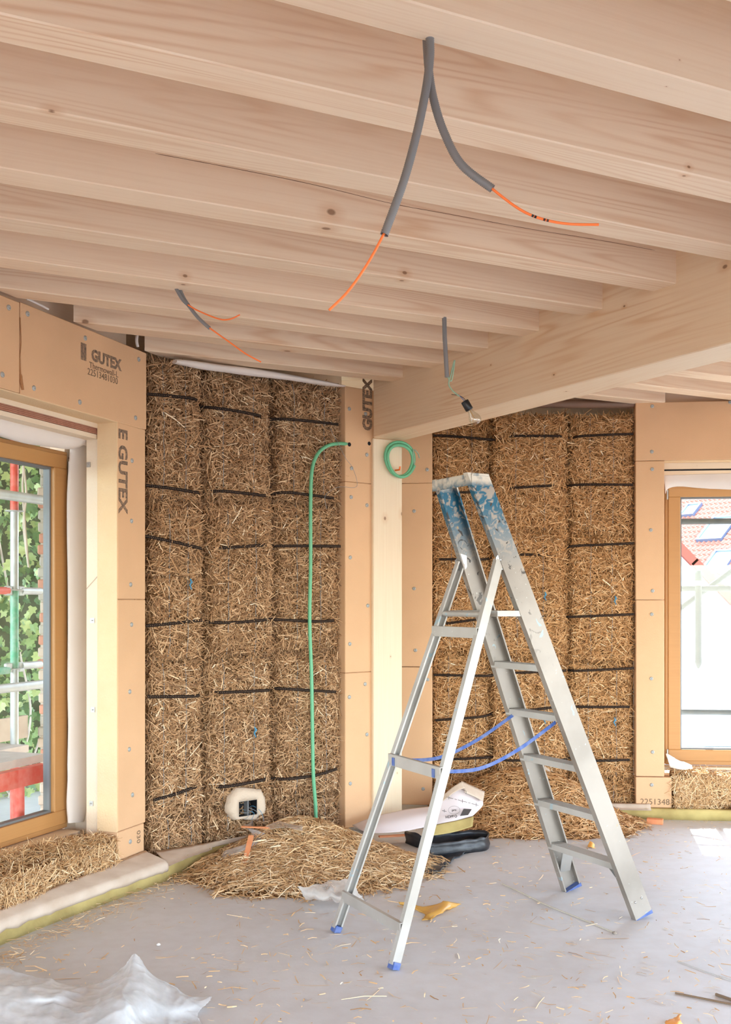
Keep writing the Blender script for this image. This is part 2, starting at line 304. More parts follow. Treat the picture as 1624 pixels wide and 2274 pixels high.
def strap_mat():
    m = bpy.data.materials.new('perforated_strap'); m.use_nodes = True; nt = m.node_tree; N = nt.nodes; L = nt.links; b = N['Principled BSDF']; b.inputs['Roughness'].default_value = .9; b.inputs['Specular IOR Level'].default_value = .1
    uv = N.new('ShaderNodeUVMap'); v = N.new('ShaderNodeVectorMath'); v.operation = 'FRACTION'; L.new(uv.outputs[0], v.inputs[0])
    d = N.new('ShaderNodeVectorMath'); d.operation = 'DISTANCE'; L.new(v.outputs[0], d.inputs[0]); d.inputs[1].default_value = (.5, .5, 0)
    r = N.new('ShaderNodeMapRange'); r.inputs[1].default_value = .16; r.inputs[2].default_value = .13; L.new(d.outputs['Value'], r.inputs[0])
    x = N.new('ShaderNodeMix'); x.data_type = 'RGBA'; x.inputs[6].default_value = lin((34, 28, 27)); x.inputs[7].default_value = lin((150, 124, 100)); L.new(r.outputs[0], x.inputs[0]); L.new(x.outputs[2], b.inputs['Base Color']); return m
M_STRAP = strap_mat()
def ladder_mat(name, paint=True, c0=(162, 154, 145), c1=(140, 132, 123)):
    """brushed aluminium, dusty, splashed with paint; local z = height, blue paint near the head"""
    m = bpy.data.materials.new(name); m.use_nodes = True; nt = m.node_tree; N = nt.nodes; L = nt.links; b = N['Principled BSDF']
    b.inputs['Metallic'].default_value = .35; b.inputs['Roughness'].default_value = .42; tc = N.new('ShaderNodeTexCoord')
    def nz(sc, d=4, dist=0):
        n = N.new('ShaderNodeTexNoise'); n.inputs['Scale'].default_value = sc; n.inputs['Detail'].default_value = d; n.inputs['Distortion'].default_value = dist; L.new(tc.outputs['Object'], n.inputs['Vector']); return n.outputs[0]
    def rng(s, a, c, o=1.0):
        r = N.new('ShaderNodeMapRange'); r.inputs[1].default_value = a; r.inputs[2].default_value = c; r.inputs[4].default_value = o; L.new(s, r.inputs[0]); return r.outputs[0]
    def mixc(f, a, c):
        x = N.new('ShaderNodeMix'); x.data_type = 'RGBA'; L.new(f, x.inputs[0])
        if isinstance(a, tuple): x.inputs[6].default_value = lin(a)
        else: L.new(a, x.inputs[6])
        x.inputs[7].default_value = lin(c); return x.outputs[2]
    def mul(a, c):
        x = N.new('ShaderNodeMath'); x.operation = 'MULTIPLY'; L.new(a, x.inputs[0]); L.new(c, x.inputs[1]); return x.outputs[0]
    c = mixc(rng(nz(3), .4, .7), c0, c1); sp = N.new('ShaderNodeSeparateXYZ'); L.new(tc.outputs['Object'], sp.inputs[0])
    c = mixc(rng(nz(60, 2), .72, .76, .5), c, (226, 226, 222))
    c = mixc(rng(nz(13, 3, 1), .68, .71, .6), c, (150, 186, 200))
    c = mixc(rng(nz(17, 3, .5), .735, .75, .7), c, (188, 150, 84))
    if paint:
        blue = mul(rng(sp.outputs['Z'], 1.72, 2.0), rng(nz(24, 6, 1.5), .4, .5)); c = mixc(blue, c, (30, 92, 118))
        up = rng(sp.outputs['Z'], 1.2, 1.75); c = mixc(mul(up, rng(nz(21, 4, 1), .62, .66)), c, (58, 54, 52))
        c = mixc(mul(rng(sp.outputs['Z'], 2.09, 2.12), rng(nz(18), .3, .5)), c, (204, 198, 186))
    L.new(c, b.inputs['Base Color']); b.inputs['Roughness'].default_value = .48; return m
M_LAD = ladder_mat('ladder_aluminium'); M_LADR = ladder_mat('ladder_aluminium_rear', False, (190, 187, 182), (168, 163, 156))

# ---------------------------------------------------------------- wall frames (x along the wall, y outwards, z up)
A = Vector((-1.264, 5.946, 0)); B = Vector((-.134, 6.857, 0))
DW = Vector((.3567, .934, 0)).normalized(); LW = frame(A, DW); LB = frame(A, B-A)
RWd = Vector((.99, -.1, 0)).normalized(); RW = frame(Vector((1.957, 7.5, 0)), RWd)
BD = Vector((.5965, -1, 0)).normalized(); BM0 = Vector((.0515, 6.97, 0)); BP = Vector((-BD.y, BD.x, 0))   # beam direction and its far side
ZS, ZB, ZT = 3.0, 2.665, 3.30          # joist soffit, beam soffit, deck
def lw(x, y, w=0): return onp(LW, x, y, w)
def lb(x, y, w=0): return onp(LB, x, y, w)
def rw(x, y, w=0): return onp(RW, x, y, w)

# ---------------------------------------------------------------- setting: floor, ceiling, walls
W0 = LW @ Vector((-9.0, 0, 0)); RWE = RW @ Vector((4.2, 0, 0))
mb = MB(); mb.box(-7, 9, -4, 9.2, -.2, 0); fl = props(mb.build('floor', M_CONC), kind='structure')
mb = MB(); mb.box(-7, 9, -4, 9.2, ZT, ZT+.04); ceil = props(mb.build('ceiling', M_DECK), kind='structure')
JD = Vector((2.1, 1, 0)).normalized()
def isect(p, d, q, e):
    den = d.x*e.y-d.y*e.x; return ((q.x-p.x)*e.y-(q.y-p.y)*e.x)/den
JF = {}
def joist(Y0, right=False, wid=.139, i=0):
    p = Vector((-.353*Y0, Y0, 0)); kb = isect(p, JD, BM0, BD); kl = isect(p, JD, A, DW)
    if right:
        k0 = isect(p, JD, BM0+BP*.24, BD); k1 = isect(p, JD, RW.translation, RWd)
        if Y0 < 3.9: k1 = (6.6-p.x)/JD.x
        k1 = min(k1, (6.6-p.x)/JD.x)
    else: k0, k1 = kl-.0, kb
    if k1-k0 < .2: return
    # end cuts follow the beam face / wall plane
    n = Vector((-JD.y, JD.x, 0)); a0 = p+JD*k0; L0 = k1-k0; M = frame(a0, JD); mb = MB()
    cut1 = isect(p+n*wid, JD, BM0, BD)-kb if not right else 0; cut0 = (isect(p+n*wid, JD, A, DW)-kl) if not right else (isect(p+n*wid, JD, BM0+BP*.24, BD)-k0)
    c = .004; pr = [(0, 0), (L0, 0), (L0+cut1, wid), (cut0, wid)]
    def ring(z, s):
        return [(pr[0][0], s, z), (pr[1][0], s, z), (pr[2][0], wid-s, z), (pr[3][0], wid-s, z)]
    vs = ring(ZS, c)+ring(ZS+c, 0)+ring(ZT, 0)
    fs = [(0, 3, 2, 1), (8, 9, 10, 11)]+[(r*4+k, r*4+(k+1) % 4, (r+1)*4+(k+1) % 4, (r+1)*4+k) for r in (0, 1) for k in range(4)]
    mb.add(vs, fs); JF[Y0] = (mb.build('joist', M_JOIST, ceil, M), M)
for i, Y0 in enumerate([-3.2, -2.75, -2.3, -1.85, -1.4, -.95, -.5, -.05, .38, .8, 1.215, 1.65, 2.093, 2.545, 2.992, 3.445, 3.89, 4.34, 4.755, 5.17, 5.6]): joist(Y0, False)
for Y0 in [1.0, 1.45, 1.9, 2.35, 2.8, 3.25, 3.5, 3.9, 4.31, 4.72, 5.13, 5.52]: joist(Y0, True)

jo, jm = JF[3.445]; cr = []
for i, (x, y) in enumerate(((345, 341), (520, 374), (700, 411), (870, 452), (1000, 476), (1180, 509), (1330, 533), (1455, 556))):
    u, z = onp(jm, x, y, 0); cr.append((u, .0, min(z, ZS+.2)))
MB().tube(smooth_path(cr, 8), [.0004]+[.0011+.0006*noise.noise(Vector((i*.9, 0, 0))) for i in range(7*8-1)]+[.0004], 4).build('drying_crack', mat('crack_shadow', (112, 70, 48), .9), jo, jm)
def wallpiece(mb, u0, u1, z0, z1, w0, w1): mb.box(u0, u1, w0, w1, z0, z1)
# left window wall
JU = -.11; WD = .38
uL = -2.9
mb = MB(); zsill = .25
wallpiece(mb, -9, uL, 0, ZT, .02, .5); wallpiece(mb, uL, -.0, 2.52, ZT, .13, .5); wallpiece(mb, JU, .12, 0, 2.52, .13, .5); wallpiece(mb, uL, JU, -.0, .06, .0, .5); wallpiece(mb, uL, JU, .06, .24, .3, .5)
wallpiece(mb, lw(150, 1340, WD)[0], JU+.01, 0, 2.52, .40, .5)
wallL = props(mb.build('wall_left', M_TIMB, None, LW), kind='structure')
def board(parent, F, u0, u1, z0, z1, th=.06, w=0.0, m=None, screws=(), conv=None, label=None):
    mb = MB(); mb.box(u0, u1, w, w+th, z0, z1, bev=.004, mi=0); me = mb
    o = mb.build('insulation_board', m or M_FIBRE, parent, MW[parent.name])
    if label: o['label'] = label
    for (x, y) in screws:
        u, z = onp(F, x, y, w); q = MB(); Ms = Matrix.Translation((u, w-.001, z)) @ Matrix.Rotation(math.pi/2, 4, 'X')
        q.lathe([(.0001, .002), (.0035, .002), (.0045, .005), (.006, .0055), (.010, .0045), (.013, .0025), (.0135, -.002)], 14, Ms)
        q.build('screw', M_WASHER, o, MW[parent.name])
    return o
us = lw(45, 700)[0]; ul = lw(262, 1340)[0]; zl = 2.553; zj = lw(292, 1331)[1]; zk = lw(292, 1838)[1]
b_l1 = board(wallL, LW, uL, us-.003, zl, 2.985, .13, screws=[(19, 683), (5, 832)])
b_l2 = board(wallL, LW, us+.003, .012, zl-.004, 2.99, .13, screws=[(61, 697), (189, 751), (308, 798), (75, 862), (177, 893), (301, 928)], label='fibre insulation board over the window with black printed lettering')
b_v1 = board(wallL, LW, ul, 0, zj+.001, zl-.006, .13, screws=[(293, 1023), (292, 1157), (290, 1298)], label='upright fibre board beside the window with black printed lettering')
b_v2 = board(wallL, LW, ul, .001, zk+.002, zj-.001, .13, screws=[(292, 1387), (288, 1536), (287, 1664), (294, 1765)])
b_v3 = board(wallL, LW, ul+.006, -.004, .03, zk-.002, .12, w=.006, screws=[(289, 1869)])
board(wallL, LW, -9, uL, .0, 2.985, .06, w=-.04)
# cut (sawn) reveal skin of the boards
mb = MB(); mb.box(ul-.004, ul+.002, .004, .132, zk, zl-.006); mb.build('cut_edge', M_FIBCUT, wallL, LW)
mb = MB(); mb.box(uL, -.03, .004, .132, zl-.008, zl-.002); mb.build('cut_edge', M_FIBCUT, wallL, LW)
mb = MB()
for k in range(5): mb.box(uL, ul+.03, .135+k*.0005, .3, 2.488+k*.009, 2.4955+k*.009)
mb.build('plywood_head', M_PLY, wallL, LW)
mb = MB(); mb.box(uL, ul+.05, .14, .40, 2.462, 2.486); mb.build('head_lining', M_TIMB, wallL, LW)
mb = MB(); mb.box(ul+.012, JU+.05, .132, .215, .25, 2.49); mb.build('jamb_lining', M_TIMB, wallL, LW)
for (x, y) in ((197, 1032), (206, 1378), (207, 1576), (203, 1784)):
    u, z = onp(LW @ Matrix.Rotation(math.pi/2, 4, 'Z'), x, y, -(ul+.012)); mb = MB(); mb.box(ul+.008, ul+.0125, u-.012, u+.012, z-.014, z+.014)
    mb.lathe([(.0001, .006), (.004, .005), (.004, 0)], 10, Matrix.Translation((ul+.008, u, z)) @ Matrix.Rotation(-math.pi/2, 4, 'Y'))
    mb.build('fixing_clip', M_STEEL, wallL, LW)

for pts in (((60, 663), (72, 668), (88, 676), (108, 686)), ((306, 742), (304, 756), (307, 770))):
    q = [(lw(x, y, -.004)[0], -.002, lw(x, y, -.004)[1]) for x, y in pts]; MB().tube(smooth_path(q, 5), .006 if len(pts) == 4 else .009, 7).build('sealant_bead', M_FLEECE, wallL, LW)
q = [(lw(x, y, 0)[0], .001, lw(x, y, 0)[1]) for x, y in ((45, 705), (47, 760), (44, 800), (46, 835), (50, 866))]
MB().tube(smooth_path(q, 6), [.0025]*12+[.004]*6+[.009]*7, 7).build('crumbled_joint', mat('crumbled_fibre', (168, 118, 76), .95, bump=(120, 1)), wallL, LW)
# centre bay wall (behind the left straw bales) and its right-hand board
LBL = (B-A).length
mb = MB(); mb.box(-.1, LBL+.3, .43, .5, 0, ZT); wallC = props(mb.build('wall_center', M_TIMB, None, LB), kind='structure')
u0, u1 = lb(767, 1340)[0], lb(832, 1340)[0]; j1, j2 = lb(800, 1072)[1], lb(800, 1493)[1]
bs = [(776, 908), (812, 919), (815, 1010), (781, 1040), (780, 1104), (815, 1122), (778, 1238), (817, 1345), (777, 1430), (811, 1519), (776, 1548), (815, 1631), (778, 1740)]
bC = board(wallC, LB, u0, u1, j1+.001, 2.99, .10, screws=[s for s in bs if s[1] < 1070], label='board beside the post with black printed lettering')
board(wallC, LB, u0, u1, j2+.001, j1-.001, .10, screws=[s for s in bs if 1070 < s[1] < 1493]); board(wallC, LB, u0, u1, .06, j2-.001, .10, screws=[s for s in bs if s[1] > 1493])
# right wall with its window opening
mb = MB(); wx0 = rw(1476, 1340)[0]; wx1 = wx0+1.9; zt = rw(1500, 1022)[1]; zs = .30
mb.box(-2.2, 0.0, .42, .5, 0, ZT); mb.box(0, wx0, .10, .45, 0, ZT); mb.box(wx0-.01, rw(1478, 1340, .2)[0]+.004, .245, .45, 0, ZT); mb.box(wx0, wx1, .10, .45, zt, ZT); mb.box(wx0, wx1, .3, .45, -.0, zs-.02); mb.box(wx1, 5.2, .06, .45, 0, ZT)
wallR = props(mb.build('wall_right', M_TIMB, None, RW), kind='structure')
zjr = rw(1440, 1332)[1]; zkr = rw(1440, 1725)[1]; wxb = rw(1492, 1760)[0]
board(wallR, RW, 0, 5.0, zt, 3.005, .10, screws=[(1449, 902), (1622, 893), (1448, 1003)])
board(wallR, RW, .0, wx0, zjr+.001, zt-.003, .10, w=.002, screws=[(1449, 1042), (1446, 1177), (1450, 1312)])
board(wallR, RW, .002, wx0, zkr+.002, zjr-.002, .10, w=.002, screws=[(1448, 1364), (1447, 1507), (1450, 1670)])
bR = board(wallR, RW, .0, wxb, .075, zkr-.002, .11, w=-.006, screws=[(1448, 1743)])
mb = MB(); mb.box(wx0, wx1, .004, .104, zt-.006, zt-.001); mb.build('cut_edge', M_FIBCUT, wallR, RW)
mb = MB(); mb.box(wx0, wx1, .106, .25, zt-.05, zt-.006); mb.box(wx0, wx1, .12, .26, zt-.09, zt-.062); mb.build('head_lining', M_TIMB, wallR, RW)
mb = MB(); mb.box(wx0, wx1, .13, .25, zt-.062, zt-.05); mb.build('head_gap', M_BLACKIN, wallR, RW)
ua, ub = rw(906, 1340)[0], rw(960, 1340)[0]; k1, k2 = rw(930, 1073)[1], rw(930, 1481)[1]
sR = [(949, 1043), (920, 1135), (920, 1307), (923, 1444), (950, 1509), (940, 1752)]
board(wallR, RW, ua-.3, ub, k1+.001, 3.0, .10, screws=sR[:1]); board(wallR, RW, ua-.3, ub, k2+.002, k1-.001, .10, screws=sR[1:4]); board(wallR, RW, ua-.3, ub, .06, k2-.002, .10, screws=sR[4:])
# walls beyond the frame: back wall and far side wall, with big window openings
HS = [(.5, 2.9, .1, 2.3), (3.2, 6.0, .1, 2.3), (6.3, 9.2, .1, 2.3)]; HB = [(.3, 3.5, .05, 2.2), (3.8, 7.2, .05, 2.2), (7.5, 10.2, .05, 2.2)]
M_PLAIN = mat('inner_board', (212, 186, 156), .9)
def holed(name, M, L, holes, th=.3):
    mb = MB(); x = 0
    for (a, b, z0, z1) in holes:
        mb.box(x, a, 0, th, 0, ZT); mb.box(a, b, 0, th, 0, z0); mb.box(a, b, 0, th, z1, ZT); x = b
    mb.box(x, L, 0, th, 0, ZT); return props(mb.build(name, M_PLAIN, None, M), kind='structure')
E1 = Vector((RWE.x, RWE.y, 0)); E2 = Vector((6.3, -2.4, 0)); E3 = Vector((W0.x, -2.4, 0))
holed('wall_side', frame(E1, E2-E1), (E2-E1).length, HS)
holed('wall_back', frame(E2, E3-E2), (E3-E2).length, HB)
def portal(M, x0, x1, z0, z1, w=.15):
    d = bpy.data.lights.new('window_portal', 'AREA'); d.shape = 'RECTANGLE'; d.size = x1-x0; d.size_y = z1-z0; d.cycles.is_portal = True; d.energy = 0
    o = bpy.data.objects.new('window_portal', d); COL.objects.link(o)
    o.matrix_world = M @ Matrix.Translation(((x0+x1)/2, w, (z0+z1)/2)) @ Matrix.Rotation(-math.pi/2, 4, 'X')
for a in HS: portal(frame(E1, E2-E1), *a)
for a in HB: portal(frame(E2, E3-E2), *a)
portal(LW, uL, JU, .3, 2.4, .55); portal(RW, wx0, wx1, .3, 2.4, .5)

# ---------------------------------------------------------------- windows
def window(name, M, u0, u1, z0, z1, w, gl, gt, gb, hinge_u):
    """u1/u0 outer frame; gl: width of frame+sash on the hinge side; glass edges gt, gb"""
    mb = MB(); d = .03
    o = mb.box(u0, u1, w, w+.09, z0, z0+.045, bev=.004).box(u0, u1, w, w+.09, z1-.035, z1, bev=.004).box(u0, u0+.03, w, w+.09, z0+.045, z1-.035, bev=.004).box(u1-.03, u1, w, w+.09, z0+.045, z1-.035, bev=.004).build(name, M_FRAME, None, M)
    props(o, kind='structure'); a0, a1 = u0+.02, u1-.02; s = MB(); t = gl-.02
    s.box(a0, a1, w-.014, w+.06, z0+.03, gb, bev=.004).box(a0, a1, w-.014, w+.06, gt, z1-.022, bev=.004).box(a0, a0+t, w-.014, w+.06, gb, gt, bev=.004).box(a1-t, a1, w-.014, w+.06, gb, gt, bev=.004)
    sa = s.build('sash', M_FRAME, o, M)
    q = MB(); e = .012
    for (x0, x1, y0, y1) in ((a0+t, a1-t, gb, gb+e), (a0+t, a1-t, gt-e, gt), (a0+t, a0+t+e, gb+e, gt-e), (a1-t-e, a1-t, gb+e, gt-e)):
        q.box(x0, x1, w+.012, w+.055, y0, y1)
    q.build('glazing_gasket', M_ALU, sa, M)
    g = MB(); g.box(a0+t+.004, a1-t-.004, w+.028, w+.032, gb+.004, gt-.004); g.build('glass_pane', M_GLASS, sa, M)
    for z in (z1-.09, z0+.08):
        h = MB(); h.tube([(hinge_u, w-.018, z-.035), (hinge_u, w-.018, z+.035)], .006, 8); h.build('hinge', M_STEEL, o, M)
    return o
z1 = lw(148, 1004, WD)[1]; z0 = lw(152, 1836, WD)[1]; gt = lw(116, 1037, WD)[1]; gb = lw(110, 1806, WD)[1]
uo = lw(150, 1340, WD)[0]; ug = lw(117, 1340, WD)[0]
win1 = window('window_1', LW, uL+.1, uo, z0, z1, WD, uo-ug, gt, gb, uo-.012)
RD = .2
rz1 = rw(1500, 1072, RD)[1]; rz0 = rw(1500, 1698, RD)[1]; rgt = rw(1500, 1104, RD)[1]; rgb = rw(1500, 1664, RD)[1]; ru0 = rw(1478, 1340, RD)[0]; rug = rw(1511, 1340, RD)[0]
win2 = window('window_2', RW, ru0, wx1-.05, rz0, rz1, RD, rug-ru0, rgt, rgb, ru0+.012)
# sills
mb = MB(); mb.box(uL, ul+.03, .27, WD+.02, z0-.03, z0-.004, bev=.002); s1 = props(mb.build('trim_1', M_TIMB, None, LW), kind='structure')
mb = MB(); mb.box(uL, ul+.03, .268, .30, z0-.06, z0-.031); mb.build('plywood_edge', M_PLY, s1, LW)
mb = MB(); mb.box(wx0, wx1, .11, RD+.02, rz0-.03, rz0-.004, bev=.002); props(mb.build('trim_2', M_TIMB, None, RW), kind='structure')

# ---------------------------------------------------------------- beam and post
Mb = frame(BM0, BD); mb = MB(); mb.box(0, 8.6, 0, .24, ZB, ZT, bev=.005)
props(mb.build('support_beam', M_BEAM, None, Mb), 'big pale spruce ceiling beam running from the post to the upper right', 'beam')
# post: cross-section .24 square under the beam end, grain vertical -> local x is up
PM = frame(BM0+BD*.0, BD); Mp = PM @ Matrix.Translation((.0, 0, 0)) @ Matrix(((0, 0, 1, 0), (0, 1, 0, 0), (-1, 0, 0, 0), (0, 0, 0, 1))).inverted()
mb = MB(); mb.box(0.0, ZB-.001, .006, .236, -.012, .22, bev=.005)
Mpost = Matrix([[0, 0, BD.x, BM0.x], [0, BP.x, BD.y, BM0.y], [1, 0, 0, 0], [0, 0, 0, 1]]); Mpost[0][1] = BP.x; Mpost[1][1] = BP.y
mb = MB(); mb.box(0, ZB-.001, .004, .236, -.22, -.004, bev=.005)
post = props(mb.build('support_post', M_POST, None, Mpost), 'pale square timber post under the beam end, between two fibre boards', 'post')

# ---------------------------------------------------------------- straw
def stalks(c, nrm, t, L, Wd, shade):
    """ribbons bent in the middle. c, nrm, t: (N,3); L, Wd, shade: (N,)"""
    N = len(c); sd = np.cross(nrm, t); sd /= np.linalg.norm(sd, axis=1, keepdims=True)+1e-9
    rot = RNG.uniform(-.9, .9, N)[:, None]; sd = sd*np.cos(rot)+nrm*np.sin(rot)
    bend = (RNG.normal(0, .06, N)*L)[:, None]*nrm+(RNG.normal(0, .05, N)*L)[:, None]*np.cross(nrm, t)
    p0 = c-t*L[:, None]/2; p1 = c+bend; p2 = c+t*L[:, None]/2; w = sd*Wd[:, None]/2
    v = np.stack([p0-w, p0+w, p1-w*1.05, p1+w*1.05, p2-w*.7, p2+w*.7], 1).reshape(-1, 3)
    q = (np.arange(N)*6)[:, None, None]+np.array([[0, 1, 3, 2], [2, 3, 5, 4]])[None]
    return v, q.reshape(-1, 4), np.repeat(shade, 6)
def prof(a, lo, hi, r):
    d = np.minimum(a-lo, hi-a); d = np.clip(d, 0, r)/r; return 1-np.sqrt(np.clip(1-(1-d)**2, 0, 1))
def bale(F, u0, u1, z0, z1, w, matS, label, group, dens=13000, depth=.315, knot=False, twine=True, seed=0):
    Mo = F @ Matrix.Translation(((u0+u1)/2, w, z0)); hw = (u1-u0)/2; h = z1-z0; r = .085
    def back(u, z): return r*.9*np.maximum(prof(u, -hw, hw, r), .55*prof(z, 0, h, r*.8))
    nu, nz = 12, max(6, int(h/.04)); U = np.linspace(-hw, hw, nu+1); Z = np.linspace(0, h, nz+1); g = []
    for u in U:
        for z in Z:
            d = float(back(np.array(u), np.array(z)))+.012*noise.noise(Vector((u*9+seed, z*9, seed)))+.014
            g.append((u, d, z))
    mb = MB(); k = nz+1; mb.add(g, [(i*k+j, (i+1)*k+j, (i+1)*k+j+1, i*k+j+1) for i in range(nu) for j in range(nz)], True)
    n = len(g); ring = [i*k for i in range(nu+1)]+[nu*k+j for j in range(1, nz+1)]+[i*k+nz for i in range(nu-1, -1, -1)]+[j for j in range(nz-1, 0, -1)]
    bk = [(g[i][0], depth, g[i][2]) for i in ring]; m = len(ring)
    vs = [g[i] for i in ring]+bk; mb.add(vs, [(i, m+i, m+(i+1) % m, (i+1) % m) for i in range(m)]); mb.add(bk, [tuple(range(m))[::-1]])
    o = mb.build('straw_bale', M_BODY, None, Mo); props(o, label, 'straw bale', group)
    N = int(dens*(u1-u0)*h); u = RNG.uniform(-hw-.012, hw+.012, N); z = RNG.uniform(-.012, h+.012, N)
    d = back(np.clip(u, -hw, hw), np.clip(z, 0, h)); dep = RNG.uniform(-.012, .018, N); c = np.stack([u, d+dep, z], 1)
    th = RNG.uniform(0, 2*np.pi, N); th = np.where(RNG.random(N) < .3, RNG.normal(0, .5, N), th)
    edge = (np.abs(u) > hw-.04) & (RNG.random(N) < .6); th = np.where(edge, RNG.normal(np.pi/2, .5, N), th)
    out = RNG.normal(0, .42, N); t = np.stack([np.cos(th)*np.cos(out), np.sin(out), np.sin(th)*np.cos(out)], 1)
    nrm = np.tile(np.array([[0, -1.0, 0]]), (N, 1)); nrm = nrm-t*(nrm*t).sum(1)[:, None]; nrm /= np.linalg.norm(nrm, axis=1, keepdims=True)
    L = np.clip(RNG.lognormal(-2.95, .48, N), .015, .17); Wd = RNG.uniform(.0026, .0068, N)
    big = np.array([noise.noise(Vector((a*5+seed*3, 3.3, b*5))) for a, b in zip(u[::8], z[::8])]).repeat(8)[:N] if N > 8 else np.zeros(N)
    big = np.pad(big, (0, N-len(big)), mode='edge')
    sh = np.clip(RNG.beta(2.2, 2.6, N)+.16*big-1.2*np.clip(d, 0, .05)*4+np.where(dep < -.006, .06, -.04), 0, 1)  # painted shade: stalk colour darker in the grooves, lighter where stalks stand proud
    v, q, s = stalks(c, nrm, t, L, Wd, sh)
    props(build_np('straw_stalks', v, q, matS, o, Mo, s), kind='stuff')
    if twine:
        for f in (-.42, .4):
            x = hw*f*2*.5+random.uniform(-.02, .02); pts = [(x+random.uniform(-.004, .004), float(back(np.array(x), np.array(zz)))-.012+random.uniform(-.004, .006), zz) for zz in np.linspace(.01, h-.01, 12)]
            tw = MB().tube(pts, .0016, 4).build('twine', M_TWINE, o, Mo)
        if knot:
            x = hw*.4; MB().tube([(x, -.018, h*.52), (x+.006, -.026, h*.5), (x-.004, -.022, h*.48), (x+.008, -.02, h*.45)], [.004, .008, .005, .003], 6).build('twine_knot', M_BLUEKNOT, o, Mo)
    return o
rows = ['top', 'second', 'third', 'bottom']
def place(i): return ['left-hand', 'middle', 'right-hand'][i]
LC = [(328, 455), (457, 611), (613, 766)]; lw_off = [.015, .03, .045]
for ci, (xa, xb) in enumerate(LC):
    ua_, ub_ = lb(xa, 1340, .03)[0], lb(xb, 1340, .03)[0]; zz = [2.975, 2.14+.03*ci, 1.215+.01*ci, .30, .045]
    for ri in range(4):
        off = lw_off[ci]+((.02, -.0, .01, .0), (.02, -.012, .015, .0), (.0, .012, .0, .01))[ci][ri]
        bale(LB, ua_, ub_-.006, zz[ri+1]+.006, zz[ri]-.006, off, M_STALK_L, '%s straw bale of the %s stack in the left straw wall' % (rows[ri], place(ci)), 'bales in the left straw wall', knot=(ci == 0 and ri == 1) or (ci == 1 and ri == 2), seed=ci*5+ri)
RC = [(961, 1091), (1094, 1261), (1264, 1411)]
for ci, (xa, xb) in enumerate(RC):
    ua_, ub_ = rw(xa, 1340, .03)[0], rw(xb, 1340, .03)[0]; zz = [2.93, 2.10-.03*ci, 1.19-.03*ci, .27, .045]
    for ri in range(4):
        off = (.045, .0, .04)[ci]+(.0, -.015, .02, .0)[ri]
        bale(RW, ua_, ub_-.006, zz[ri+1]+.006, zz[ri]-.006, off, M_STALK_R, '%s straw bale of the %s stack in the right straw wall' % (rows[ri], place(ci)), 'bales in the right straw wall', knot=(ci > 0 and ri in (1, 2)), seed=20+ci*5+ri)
# low bales under the windows: loose top layer of stalks as well
def low_bale(F, u0, u1, z0, z1, w0, w1, matS, label):
    M = F @ Matrix.Translation(((u0+u1)/2, w0, z0)); hw = (u1-u0)/2; h = z1-z0; dp = w1-w0; mb = MB()
    nu = 24; sec = [(.0, 0), (.0, h*.35), (.004, h*.7), (.03, h*.93), (.08, h), (dp*.6, h*1.02), (dp, h*.98), (dp, 0)]
    vs = [(-hw+2*hw*i/nu, y+.02*noise.noise(Vector((i*.7, y*9, z*9)))+.012, z-.01+.018*noise.noise(Vector((i*.6+4, y*9, z*9)))) for i in range(nu+1) for (y, z) in sec]; k = len(sec)
    mb.add(vs, [(i*k+j, (i+1)*k+j, (i+1)*k+j+1, i*k+j+1) for i in range(nu) for j in range(k-1)], True); mb.add(vs[:k], [tuple(range(k))]); mb.add(vs[-k:], [tuple(range(k))[::-1]])
    o = mb.build('straw_bale', M_BODY, None, M); props(o, label, 'straw bale', 'low bales under the windows')
    per = h+dp; N = int(17000*(2*hw)*per); s = RNG.uniform(0, per, N); u = RNG.uniform(-hw, hw, N); top = s > h
    y = np.where(top, s-h, .012*np.sin(u*9)); z = np.where(top, h, s); cor = np.exp(-((s-h)/.06)**2); y = y+.025*cor*(~top); z = z-.03*cor
    c = np.stack([u, y+RNG.uniform(-.012, .012, N), z+RNG.uniform(-.008, .014, N)+.02*np.sin(u*6+y*14)*top], 1); th = RNG.uniform(0, 2*np.pi, N); out = RNG.normal(.1, .4, N)
    tf = np.stack([np.cos(th)*np.cos(out), -np.sin(out), np.sin(th)*np.cos(out)], 1); tt = np.stack([np.cos(th)*np.cos(out), np.sin(th)*np.cos(out), np.sin(out)], 1); t = np.where(top[:, None], tt, tf)
    n0 = np.where(top[:, None], np.array([[0, 0, 1.0]]), np.array([[0, -1.0, 0]])); n0 = n0-t*(n0*t).sum(1)[:, None]; n0 /= np.linalg.norm(n0, axis=1, keepdims=True)
    v, q, sh = stalks(c, n0, t, np.clip(RNG.lognormal(-2.85, .45, N), .02, .16), RNG.uniform(.002, .005, N), np.clip(RNG.beta(2.5, 2.3, N), 0, 1)); v[:, 1] = np.minimum(v[:, 1], dp+.0)
    props(build_np('straw_stalks', v, q, matS, o, M, sh), kind='stuff')
low_bale(LW, uL, ul-.004, .07, .262, .0, .27, M_STALK_H, 'low straw bale under the left window, above the fleece strip')
low_bale(RW, wxb+.01, wx1, .075, rz0-.02, .0, .12, M_STALK_H, 'low sunlit straw bale under the right window')

